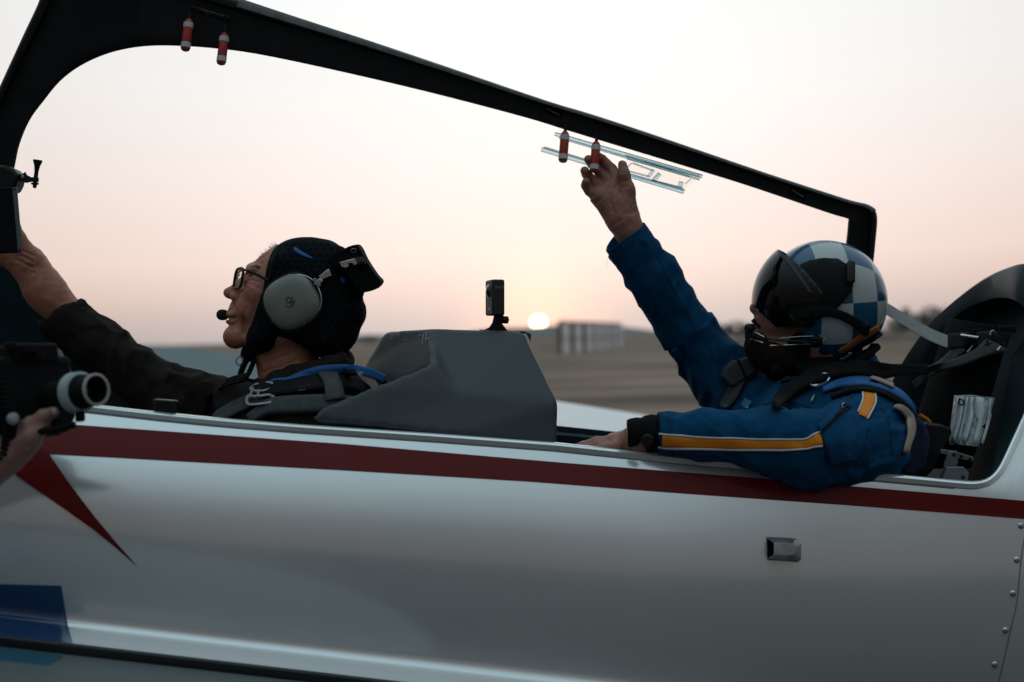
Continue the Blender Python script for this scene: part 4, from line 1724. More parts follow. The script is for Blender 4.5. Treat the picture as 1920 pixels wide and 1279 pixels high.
    S.cone(q(600, 800, -.16), 66 * u, q(560, 900, -.2), 60 * u, .04)
    S.cone(q(440, 745, -.06), 34 * u, q(470, 800, -.10), 46 * u, .04)
    # collar ring
    for k in range(9):
        a0, a1 = [math.pi * (-.15 + 1.3 * (k + j) / 9) for j in (0, 1)]
        f = lambda a_: q(568 + 76 * math.cos(a_), 702 - 24 * math.cos(a_), -.085 * math.sin(a_))
        S.cone(f(a0), 17 * u, f(a1), 17 * u, .012)
    ca, cb = P(155, 562, DF + .07), P(73, 612, DF + .07)
    t = (cb - ca).normalized()
    n = FW.cross(t)
    if n.dot(RT) > 0:
        n = -n
    S.cut(ca, n)
    S.cone(q(112, 586, .07), 39 * u, q(160, 630, .08), 40 * u, .006, '-')               # hollow cuff
    S.cone(q(545, 640), 52 * u, q(540, 720), 58 * u, .012, '-')                          # neck opening
    jk, jb = sdf_obj('jacket', S, .0036, M['jacket'], root, bones=[
        (q(118, 594, .07), q(300, 736, .11), 28, 1.0, .0075, 1.3), (q(300, 736, .11), q(470, 775, .14), 28, 1.2, .0100, 1.4),
        (q(610, 760), q(556, 900), 9, 2.0, .006, 1.2)], seed=31)
    return root, body, bb, hood, hb, jk, jb


FP, f_body, f_bb, f_hood, f_hb, f_jk, f_jb = front_person()


def front_harness():
    H = thing('parachute_harness', 'grey and blue padded parachute harness over the dark olive jacket', 'harness', P(600, 800, DF - .1))
    J = [f_jb]
    D0 = DF - .17
    drape_strip('blue_pad', M['pad_blue'], H, J, [(508, 734, 8), (545, 719, 20), (590, 704, 26), (640, 694, 22), (690, 698, 17), (722, 711, 14)], 16, D0, off=.013, thick=.010, n=6, soft=5)
    drape_strip('pad_edge', M['webbing_black'], H, J, [(520, 738, 6), (560, 728, 14), (610, 712, 16), (650, 699, 14), (700, 704, 12), (724, 722, 10)], 12, D0, off=.007, thick=.012, n=6, soft=5)
    drape_strip('shoulder_strap', M['webbing_black'], H, J, [(488, 744), (540, 738), (600, 730), (650, 730), (705, 745)], 24, D0, off=.016, thick=.005, n=6, soft=5)
    drape_strip('grey_pad', M['webbing_grey'], H, J, [(470, 792, 16), (510, 772, 24), (560, 766, 26), (610, 764, 26), (690, 770, 26)], 26, D0, off=.010, thick=.016, n=6, soft=5)
    drape_strip('chest_strap', M['webbing_grey'], H, J, [(398, 800), (430, 778), (470, 758), (505, 744)], 22, D0, off=.010, thick=.004, n=6, soft=5)
    drape_strip('keeper_loop', M['webbing_grey'], H, J, [(612, 716), (618, 738), (622, 762)], 26, D0, off=.022, thick=.003, n=4, soft=5)
    drape_strip('fleece_lining', M['beige'], H, J, [(672, 700, 6), (684, 706, 16), (698, 718, 16), (706, 732, 12)], 14, D0, off=.014, thick=.005, n=5, soft=5)
    mb = MB()
    fpt = lambda x, y, o=.031: ray(J, x, y, D0)[0] - FW * o
    for lp in ([(476, 729), (482, 721), (498, 717), (513, 716), (518, 722), (510, 729), (492, 733)], [(471, 741), (469, 752), (476, 757), (498, 755), (515, 752), (519, 745), (510, 739), (488, 742)]):
        mb.tube(catmull([fpt(*p) for p in lp], 3, True), .0034, 8, closed=True, flat=((0, -1, 0), .6))
    for a_, b_ in (((480, 727), (474, 745)), ((492, 730), (488, 744))):
        mb.tube([fpt(*a_), fpt(*b_)], .0028, 7)
    mb.build('buckle', M['alu'], H)
    # printed box stitching on the strap
    mb = MB()
    b1 = [bvh_obj(o) for o in C.objects if o.parent == H and o.name.startswith('shoulder_strap')]
    for a_, b_ in (((560, 724), (560, 739)), ((566, 724), (566, 738)), ((566, 731), (573, 730)), ((573, 723), (573, 737)), ((579, 722), (579, 737)), ((560, 739), (579, 737)), ((560, 732), (566, 731))):
        mb.tube([ray(b1, *a_, D0)[0] - FW * .0005, ray(b1, *b_, D0)[0] - FW * .0005], .0005, 4)
    mb.build('stitching', M['webbing_pale'], H)
    # cables and zip at the chest
    mb = MB()
    for k in range(3):
        mb.tube(catmull([fpt(470 - 4 * k, 700 + 6 * k, .01), fpt(430 - 6 * k, 712 + 7 * k, .012), fpt(398 - 4 * k, 735 + 6 * k, .01), fpt(386, 765 + 4 * k, .006)], 5), .0034, 7)
    mb.build('cable', M['cuff'], H)
    mb = MB()
    mb.tube([fpt(421, 748, .012), fpt(411, 762, .012)], .0014, 5)
    mb.build('zip_puller', M['steel'], H)


front_harness()


def glasses():
    G = thing('eyeglasses', 'thin black framed eyeglasses on the older pilot', 'eyeglasses', q(455, 523))
    fd = (RT * -.35 - UP * .10)
    for s_ in (-1, 1):
        mb = MB()
        o = .034 * s_
        w_ = .027
        pts = []
        for k in range(20):
            a = 2 * math.pi * k / 20
            cx = math.copysign(abs(math.cos(a)) ** .55, math.cos(a)) * w_
            cy = math.copysign(abs(math.sin(a)) ** .55, math.sin(a)) * .0205
            p = q(450, 523.5) + FW * (o + cx * .88) + RT * (.0035 - .25 * abs(o + cx) * 0 + s_ * cx * .45) + (UP * .97 + RT * .16) * cy
            pts.append(p)
        mb.tube(pts, .0026, 8, closed=True)
        mb.build('rim', M['black'], G)
        mb = MB()
        c = sum(pts, Vector()) / 20
        mb.add(pts + [c], [(i, (i + 1) % 20, 20) for i in range(20)])
        mb.build('lens', M['lens_glass'], G)
        mb = MB()
        mb.tube([q(463, 507, .066 * s_), q(480, 514, .074 * s_), q(502, 526, .080 * s_)], .0030, 8, flat=((0, 1, 0), .6))
        mb.build('temple', M['black'], G)
    mb = MB()
    mb.tube(catmull([q(449, 516, -.009), q(446, 514, 0), q(449, 516, .009)], 4), .0015, 6)
    mb.build('bridge', M['black'], G)


glasses()


def headset():
    H = thing('aviation_headset', 'sage green ear cup headset with padded black band worn over the hood', 'headset', q(549, 567, -.1))
    D_ = DF - .088
    sage = mat('cup_sage', (.205, .212, .18), .45, var=(30, .06), bump=[(500, .1, .0005)])
    R1 = (RT * math.cos(.5) + UP * math.sin(.5)).normalized()
    R2 = (UP * math.cos(.5) - RT * math.sin(.5)).normalized()
    out = (-FW + RT * .04).normalized()
    c = P(549, 566.5, D_)

    def cup(prof, a, b, name, material, ex=2.5):
        mb = MB()
        rows = []
        for sc_, h in prof:
            row = []
            for k in range(48):
                t = 2 * math.pi * k / 48
                ct, st = math.cos(t), math.sin(t)
                x = math.copysign(abs(ct) ** (2 / ex), ct) * a * sc_
                y = math.copysign(abs(st) ** (2 / ex), st) * b * sc_
                row.append(c + R1 * x + R2 * y + out * h)
            rows.append(row)
        mb.grid(rows, closed_v=True)
        return mb.build(name, material, H), mb
    ud = D_ / F
    cup([(1.02, -.012), (1.08, .0), (1.06, .010), (.9, .013), (.4, .013)], 51 * ud, 50 * ud, 'ear_seal', M['black'])
    k_, mbc = cup([(.95, .010), (1.0, .012), (1.0, .019), (.985, .0235), (.95, .0275), (.88, .0315), (.75, .0352), (.55, .0380), (.3, .0395), (.02, .040)], 50 * ud, 49 * ud, 'ear_cup', sage)
    CB = bvh_of(mbc)
    # maker's mark on the cup
    mb = MB()
    pt = lambda x, y: ray([CB], x, y, D_ - .04)[0] - FW * .0004
    for ln in ([(545, 560), (540, 557.5), (536.5, 562), (538, 567.5), (543, 568), (546, 564), (548, 559)], [(548, 556), (546.5, 563), (549, 568.5), (553.5, 565)],
               [(536, 572), (541, 576), (547, 573), (551, 566), (550, 562)], [(533, 557), (553, 577)]):
        mb.tube(catmull([pt(*p) for p in ln], 4), .0007 if len(ln) > 2 else .0003, 5)
    mb.build('logo', M['black'], k_)
    # wire yoke round the cup
    mb = MB()
    yk = [(541, 516), (560, 515), (580, 521), (594, 535), (602, 555), (601, 575), (592, 589), (580, 598)]
    mb.tube(catmull([P(x, y, D_ - .022 + .003 * math.sin(i)) for i, (x, y) in enumerate(yk)], 5), .0011, 6)
    mb.build('wire_yoke', M['steel'], H)
    for x, y, a in ((519, 532, .6), (575, 601, .6), (594, 530, -.9)):
        mb = MB()
        t = RT * math.cos(a) + UP * math.sin(a)
        mb.box(P(x, y, D_ - .022), (t, t.cross(FW), FW), (px(9, D_), px(3.2, D_), .004))
        mb.lathe(P(x - 3, y + 3, D_ - .025), -FW, [(.002, 0), (.002, .003), (0, .0035)], 10)
        mb.build('yoke_clip', M['alu'], H, bevel=.001)
    # slider to the band
    mb = MB()
    mb.prism([(597, 518), (616, 504), (622, 517), (604, 524)], D_ - .006, D_ - .001)
    mb.prism([(590, 528), (600, 521), (606, 526), (599, 535)], D_ - .012, D_ - .006)
    mb.build('band_slider', M['steel'], H, bevel=.001)
    # padded band round the back of the hood
    pad = [(625, 476), (646, 466), (666, 459), (676, 468), (685, 487), (704, 516), (714, 528), (704, 541), (680, 549), (670, 543), (640, 504), (622, 505)]
    mb = MB()
    nl = 11
    rows = []
    for i in range(nl):
        s_ = i / (nl - 1)
        o = lerp(-.078, .10, s_)
        bulge = (1 - (2 * s_ - 1) ** 2) * 10
        rows.append([P(x + bulge * .6, y - bulge * .1, DF + o + .004 * math.sin(k)) for k, (x, y) in enumerate(catmull(pad, 3, True))])
    mb.grid(rows, closed_v=True)
    for r_ in (rows[0], rows[-1]):
        mb.add(r_, [tuple(range(len(r_)))])
    mb.build('headband_pad', M['cuff'], H, bevel=.006, seg=3, angle=50)
    mb = MB()
    mb.prism([(636, 492), (654, 487), (667, 484), (672, 494), (664, 498), (660, 493), (652, 494), (655, 499), (648, 503), (640, 500)], DF - .086, DF - .080)
    mb.build('band_buckle', M['steel'], H, bevel=.001)
    mb = MB()
    mb.prism([(664, 483), (679, 481), (686, 494), (672, 498)], DF - .090, DF - .080)
    mb.build('adjuster_block', M['black'], H, bevel=.0015)
    mb = MB()
    for k in range(4):
        mb.tube([P(668 + 3.4 * k, 484 - .6 * k, DF - .0905), P(671 + 3.4 * k, 492 - .6 * k, DF - .0905)], .0006, 4)
    mb.tube([P(663 + 5 * math.cos(a), 470 + 4 * math.sin(a), DF - .0815) for a in np.linspace(0, 6.0, 12)], .0005, 4)
    mb.build('adjuster_mark', M['alu'], H)
    # microphone on its boom
    mb = MB()
    rows = []
    ma = (RT * -1 + UP * .05).normalized()
    mb.lathe(P(428, 591, DF + .004), ma, [(0.001, -.002), (.0075, .001), (.0105, .006), (.0112, .013), (.0095, .019), (.005, .0228), (0, .0235)], 20)
    mb.build('microphone', mat('foam_black', (.006, .0065, .007), .95, bump=[(700, .8, .001)]), H)
    mb = MB()
    mb.tube(catmull([P(426, 592, DF + .010), P(440, 602, DF + .045), P(480, 598, DF + .085), P(530, 585, DF + .108)], 6), .0018, 7)
    mb.build('mic_boom', M['black'], H)


headset()

# ---- rear pilot
DR = 2.995
g = at(DR)
v_ = DR / F


def rear_person():
    root = thing('person', 'bearded pilot in blue flight suit and chequered helmet holding a red canopy handle', 'person', P(1530, 930, DR))
    S = SDF()
    S.ell(g(1535, 575), (RT, UP, FW), (92 * v_, 98 * v_, .078), .02)
    S.ell(g(1470, 592), (RT, UP, FW), (56 * v_, 62 * v_, .062), .02)
    S.cone(g(1434, 556), 9 * v_, g(1417, 577), 9 * v_, .010)
    S.ball(g(1415, 578), 9.5 * v_, .006)
    for s_ in (-1, 1):
        S.ball(g(1425, 583, .011 * s_), 8 * v_, .006)
        S.cone(g(1520, 650, .05 * s_), 22 * v_, g(1430, 655, .014 * s_), 20 * v_, .022)
        S.cone(g(1425, 612, -.016 * s_), 6 * v_, g(1417, 611), 6.5 * v_, .004)
        S.cone(g(1427, 622, -.015 * s_), 6.5 * v_, g(1419, 622), 7 * v_, .004)
    S.ball(g(1425, 652), 20 * v_, .014)
    S.cone(g(1418, 617, -.01), 2 * v_, g(1418, 617, .01), 2 * v_, .003, '-')
    S.cone(g(1520, 660), 52 * v_, g(1520, 760), 60 * v_, .03)
    S.ell(g(1540, 850), (RT, UP, FW), (120 * v_, 130 * v_, .17), .04)
    # raised right arm
    S.chain([(g(1410, 740, .13), 50 * v_), (g(1292, 625, .09), 38 * v_), (g(1194, 462, .03), 26 * v_), (g(1172, 416, .022), 27 * v_)], .02)
    S.cone(g(1178, 430, .022), 27 * v_, g(1168, 408, .02), 27 * v_, .012)
    # right hand: palm to the camera, fingers round the handle
    d = .0
    W = lambda x, y, o=0: P(x, y, 3.02 + o)
    S.cone(W(1168, 410), 26 * v_, W(1150, 372), 24 * v_, .014)
    S.cone(W(1158, 412), 21 * v_, W(1124, 368, .004), 18 * v_, .014)
    S.cone(W(1172, 400), 22 * v_, W(1172, 372, -.008), 18 * v_, .012)
    S.cone(W(1124, 366, .004), 15 * v_, W(1160, 340, .004), 15 * v_, .014)
    S.chain([(W(1160, 345, .004), 13 * v_), (W(1147, 318, .020), 10.5 * v_), (W(1129, 299, .018), 9.2 * v_), (W(1117, 291, -.004), 8 * v_)], .0028)
    S.chain([(W(1146, 348, .006), 13 * v_), (W(1126, 324, .026), 10.5 * v_), (W(1110, 307, .018), 9.4 * v_), (W(1103, 299, -.004), 8.4 * v_)], .0028)
    S.chain([(W(1133, 356, .006), 12.5 * v_), (W(1112, 340, .018), 10.3 * v_), (W(1100, 327, .008), 9.2 * v_), (W(1096, 320, -.006), 8.2 * v_)], .0028)
    S.chain([(W(1121, 366, .004), 12 * v_), (W(1105, 358, .006), 9.6 * v_), (W(1098, 348, -.002), 8.8 * v_), (W(1099, 341, -.012), 7.8 * v_)], .0028)
    S.chain([(W(1176, 388, -.010), 16 * v_), (W(1177, 356, -.016), 13 * v_), (W(1170, 328, -.020), 10.5 * v_), (W(1167, 309, -.018), 8.6 * v_)], .010)
    S.ball(W(1166, 384, -.012), 17 * v_, .014)
    # creases of the palm
    S.chain_cut = None
    # left arm along the sill
    S.chain([(g(1600, 815, -.15), 44 * v_), (g(1505, 842, -.34), 42 * v_), (P(1260, 812, 2.63), 31 * v_), (P(1200, 818, 2.615), 25 * v_)], .02)
    Q = lambda x, y, o=0: P(x, y, 2.615 + o)
    vq = 2.62 / F
    S.cone(Q(1205, 822), 22 * vq, Q(1150, 830, .01), 17 * vq, .012)
    S.cone(Q(1195, 820, .02), 20 * vq, Q(1150, 826, .035), 15 * vq, .012)
    S.chain([(Q(1156, 826, .045), 12 * vq), (Q(1120, 828, .05), 9.5 * vq), (Q(1092, 836, .048), 8 * vq), (Q(1080, 842, .046), 6.5 * vq)], .005)
    S.chain([(Q(1152, 828, .026), 12.5 * vq), (Q(1118, 829, .028), 10 * vq), (Q(1090, 837, .026), 8.2 * vq), (Q(1074, 844, .024), 6.8 * vq)], .005)
    S.chain([(Q(1152, 831, .006), 12 * vq), (Q(1122, 834, .006), 9.6 * vq), (Q(1098, 841, .006), 8 * vq), (Q(1086, 846, .006), 6.5 * vq)], .005)
    S.chain([(Q(1155, 836, -.010), 11 * vq), (Q(1130, 841, -.010), 8.6 * vq), (Q(1112, 846, -.008), 7.4 * vq), (Q(1102, 850, -.008), 6 * vq)], .005)
    S.chain([(Q(1190, 832, .05), 14 * vq), (Q(1160, 845, .07), 11 * vq), (Q(1132, 852, .075), 8.5 * vq)], .006)

    def post(V, Nn):
        c = np.array(W(1145, 360))
        hand = np.exp(-((V - c) ** 2).sum(1) / .09 ** 2)
        t = vnoise(V * 85, 22)
        V = V + Nn * (hand * .0006 * (1 - np.abs(t) * 2) + .0003 * vnoise(V * 130, 6))[:, None]
        V = grooves(V, Nn, [[(1111, 386), (1124, 376), (1136, 362), (1143, 346)], [(1150, 398), (1146, 378), (1150, 358), (1160, 344)],
                            [(1106, 373), (1113, 366)]], 2.2, .0022)
        V = grooves(V, Nn, [[(1146, 424), (1160, 416), (1174, 408)], [(1168, 404), (1190, 397)]], 3.0, .0012)
        V = grooves(V, Nn, [[(1128, 364), (1136, 350)], [(1142, 372), (1144, 352)], [(1166, 352), (1178, 348)], [(1164, 324), (1174, 322)], [(1120, 345), (1128, 352)],
                            [(1134, 332), (1142, 340)], [(1152, 330), (1162, 338)], [(1104, 336), (1110, 344)], [(1163, 360), (1156, 372), (1158, 388)]], 1.9, .0013)
        return grooves(V, Nn, [[(1142, 824), (1148, 832)], [(1128, 824), (1132, 836)], [(1110, 828), (1114, 840)], [(1170, 812), (1160, 830)]], 2.0, .001)
    body, bb = sdf_obj('body', S, .0025, M['skin_rear'], root, post=post)

    # beard
    S = SDF()
    S.cone(g(1420, 644), 23 * v_, g(1436, 666), 29 * v_, .02)
    for s_ in (-1, 1):
        S.cone(g(1428, 655, .02 * s_), 25 * v_, g(1474, 672, .040 * s_), 27 * v_, .02)
        S.cone(g(1414, 602, .004 * s_), 5.5 * v_, g(1424, 611, .020 * s_), 4.5 * v_, .006)
    S.cone(g(1470, 690), 34 * v_, g(1500, 700), 40 * v_, .02)

    def hairy(V, Nn):
        n1 = vnoise(V * np.array([260, 260, 90]), 3)
        n2 = vnoise(V * 60, 8)
        return V + Nn * (.0022 * n1 + .002 * n2)[:, None]
    bd = mat('beard_hair', (.032, .019, .0135), .9, spec=.05, var=(140, .7), bump=[(500, 1.0, .003)])
    beard, beb = sdf_obj('beard', S, .0028, bd, root, post=hairy)
    mb = MB()
    rg = random.Random(11)
    for k in range(900):
        x, y = rg.uniform(1392, 1510), rg.uniform(622, 706)
        h, n, ok = ray([beb], x, y, DR)
        if not ok:
            continue
        e = (n * .5 - UP * rg.uniform(.3, 1) - RT * rg.uniform(-.1, .5)) * rg.uniform(.005, .011)
        mb.tube([h - n * .001, h + e * .6, h + e + UP * .001], [.0004, .0003, .0001], 3, cap=False)
    mb.build('beard_strand', bd, beard, kind='stuff')

    # flight suit
    S = SDF()
    S.ell(g(1540, 855), (RT, UP, FW), (172 * v_, 152 * v_, .205), .05)
    S.ell(g(1540, 765, .0), (RT, UP, FW), (125 * v_, 62 * v_, .17), .05)
    S.chain([(g(1405, 738, .13), 66 * v_), (g(1340, 690, .11), 58 * v_), (g(1288, 622, .09), 50 * v_), (g(1225, 520, .050), 47 * v_), (g(1166, 440, .025), 43 * v_)], .02)
    S.cone(g(1400, 760, .10), 70 * v_, g(1440, 830, .08), 80 * v_, .05)
    # left arm
    S.chain([(g(1628, 796, -.19), 73 * v_), (g(1590, 838, -.26), 68 * v_), (P(1504, 842, 2.645), 65 * 2.645 / F), (P(1440, 826, 2.625), 55 * 2.63 / F), (P(1320, 817, 2.615), 42.5 * 2.62 / F), (P(1232, 812, 2.61), 38.5 * 2.61 / F)], .025)
    S.cone(P(1500, 845, 2.645), 62 * 2.645 / F, P(1640, 840, 2.74), 60 * 2.7 / F, .03)
    # collar
    for k in range(9):
        a0, a1 = [math.pi * (-.2 + 1.4 * (k + j) / 9) for j in (0, 1)]
        f = lambda a_: g(1550 + 82 * math.cos(a_), 706 - 22 * math.cos(a_) + 6, -.085 * math.sin(a_))
        S.cone(f(a0), 15 * v_, f(a1), 15 * v_, .012)
    # cuff ends
    ca, cb = P(1212, 426, 3.02), P(1142, 481, 3.02)
    t = (cb - ca).normalized()
    n = FW.cross(t)
    if n.dot(UP) < 0:
        n = -n
    S.cut((ca + cb) / 2, n, .2)
    S.cut(P(1234, 812, 2.61), -RT, .16)
    S.cone(P(1230, 813, 2.612), 33 * 2.61 / F, P(1262, 813, 2.612), 33 * 2.61 / F, .004, '-')
    S.cone(g(1500, 668), 58 * v_, g(1515, 720), 56 * v_, .012, '-')
    suit, sb_ = sdf_obj('flight_suit', S, .0035, M['suit'], root, bones=[
        (g(1180, 446, .03), g(1288, 622, .09), 23, 1.2, .0060, 1.7), (g(1288, 622, .09), g(1420, 745, .13), 20, 1.1, .0085, 1.8),
        (P(1232, 812, 2.61), P(1440, 826, 2.625), 22, 1.0, .0045, 1.2), (P(1440, 826, 2.625), P(1530, 842, 2.66), 28, 1.1, .0065, 1.3),
        (g(1590, 838, -.26), g(1640, 770, -.17), 15, 1.8, .007, 2.0), (g(1540, 740), g(1540, 900), 10, 2.4, .008, 1.5)], seed=51)
    return root, body, bb, suit, sb_


RP, r_body, r_bb, r_suit, r_sb = rear_person()


def suit_details():
    B = [r_sb]
    org = mat('stripe_orange', (.80, .235, .004), .7, var=(30, .08), bump=[(700, .3, .0006)])
    wht = mat('piping_white', (.60, .62, .63), .7)
    top = [(1237, 814), (1300, 819), (1400, 823), (1480, 824), (1510, 823), (1524, 816), (1539, 811)]
    bot = [(1237, 839), (1300, 841), (1400, 843), (1480, 843.5), (1510, 842), (1526, 838), (1541, 836)]
    mid = [(max(1242, (a[0] + b[0]) / 2), (a[1] + b[1]) / 2, b[1] - a[1] - 3) for a, b in zip(top, bot)]
    drape_strip('sleeve_stripe', org, r_suit, B, mid, 22, 2.58, off=.0022, thick=.0012, n=6, across=4, soft=1)
    drape_strip('stripe_piping', wht, r_suit, B, top, 3.2, 2.58, off=.003, thick=.0016, n=6, across=2, soft=1)
    drape_strip('stripe_piping', wht, r_suit, B, bot, 3.2, 2.58, off=.003, thick=.0016, n=6, across=2, soft=1)
    t2 = [(1620, 733), (1616, 750), (1609, 774)]
    b2 = [(1643, 741), (1640, 760), (1625, 789)]
    drape_strip('shoulder_stripe', org, r_suit, B, [(1630, 734, 22), (1629, 754, 22), (1617, 782, 17)], 20, 2.75, off=.0025, thick=.0012, n=6, across=4, soft=1)
    drape_strip('stripe_piping', wht, r_suit, B, [(1618, 733), (1617, 752), (1608, 775)], 3, 2.75, off=.0032, thick=.0016, n=5, across=2, soft=1)
    drape_strip('stripe_piping', wht, r_suit, B, [(1641, 738), (1640, 758), (1625, 788)], 3, 2.75, off=.0032, thick=.0016, n=5, across=2, soft=1)
    # cuff seams
    seam = mat('seam_thread', (.001, .018, .045), .9)
    # turned cuff of the raised sleeve
    c0, c1 = P(1169, 442, 3.02), P(1226, 520, 3.045)
    ax = (c1 - c0).normalized()
    e1 = ax.cross(FW).normalized()
    e2 = ax.cross(e1)
    Rc = 44.5 * 3.02 / F
    mb = MB()
    rows = []
    for i_, (rf, h_) in enumerate(((.66, .045), (.80, .016), (.90, .005), (.965, .0), (1.0, .0015), (1.005, .018), (1.0, .021), (1.01, .024), (1.0, .040), (.93, .062))):
        rows.append([c0 + ax * (h_ + .003 * math.sin(2 * a + 1)) + (e1 * math.cos(a) + e2 * math.sin(a)) * (Rc * rf * (1 + .03 * math.sin(3 * a + .5) + .012 * math.sin(7 * a + h_ * 90))) for a in [2 * math.pi * j / 48 for j in range(48)]])
    mb.grid(rows, closed_v=True)
    mb.build('sleeve_cuff', M['suit'], r_suit)
    for ln in ([(1262, 852), (1330, 856), (1420, 872), (1500, 882)], [(1598, 742), (1588, 762)], [(1652, 760), (1668, 800), (1672, 850)], [(1560, 872), (1600, 872), (1640, 862)], [(1232, 480), (1262, 540), (1300, 610)], [(1430, 756), (1470, 766), (1520, 764)]):
        drape_strip('sleeve_seam', seam, r_suit, B, ln, 1.5, 2.7, off=.0007, thick=.001, n=5, across=1)
    for x in (1254, 1260):
        drape_strip('cuff_seam', seam, r_suit, B, [(x, 778), (x - 1, 800), (x, 830), (x + 1, 850)], 1.2, 2.58, off=.0006, thick=.0008, n=4, across=1, soft=1)
    # sleeve pocket with zip
    drape_poly('sleeve_pocket', M['suit'], r_suit, B, [(1536, 806), (1585, 765), (1628, 800), (1606, 860), (1588, 866), (1556, 868)], 2.65, off=.004, thick=.007, step=7)
    drape_strip('pocket_flap', M['suit'], r_suit, B, [(1532, 810), (1556, 788), (1588, 764)], 15, 2.65, off=.010, thick=.004, n=6, across=3, soft=1)
    drape_strip('pocket_zip', M['black_matt'], r_suit, B, [(1538, 812), (1562, 790), (1587, 770)], 3.5, 2.65, off=.013, thick=.002, n=6, across=1, soft=1)
    drape_strip('pocket_zip', M['steel'], r_suit, B, [(1572, 778), (1582, 770)], 2, 2.65, off=.016, thick=.002, n=3, across=1, soft=1)
    # light blue patch and zip at the chest
    drape_strip('chest_patch', mat('patch_blue', (.03, .17, .30), .8), r_suit, B, [(1396, 766), (1404, 750)], 14, 2.9, off=.003, thick=.002, n=3)
    drape_strip('chest_zip', M['alu'], r_suit, B, [(1521, 757), (1528, 744)], 3, 2.85, off=.006, thick=.003, n=3, across=1, soft=1)
    drape_strip('collar_tab', M['suit'], r_suit, B, [(1630, 662, 20), (1628, 685, 26), (1610, 700, 24)], 24, 2.97, off=.004, thick=.006, n=4)
    # loose thread on the raised cuff
    mb = MB()
    mb.tube([P(1139, 486, 3.0), P(1138, 496, 3.0), P(1138.5, 503, 3.0)], .0003, 4)
    mb.build('loose_thread', M['webbing_pale'], r_suit)
    # black cuff band at the left wrist
    mb = MB()
    a, b = P(1176, 814, 2.615), P(1240, 812, 2.612)
    ax = (b - a).normalized()
    L_ = (b - a).length
    uu = 2.61 / F
    mb.lathe(a, ax, [(24 * uu, .004), (26 * uu, .0), (29 * uu, .006), (31 * uu, .018), (30 * uu, .026), (34 * uu, .034), (36 * uu, .046), (34 * uu, .056), (30 * uu, L_)], 28)
    wb = mb.build('wrist_band', M['cuff'], r_suit)
    mb = MB()
    mb.lathe(P(1214, 826, 2.572), (-FW * .9 - RT * .1), [(.0, .0), (.011, .0), (.012, .005), (.010, .008), (0, .008)], 20)
    mb.build('watch_case', M['black'], r_suit, bevel=.001)


suit_details()


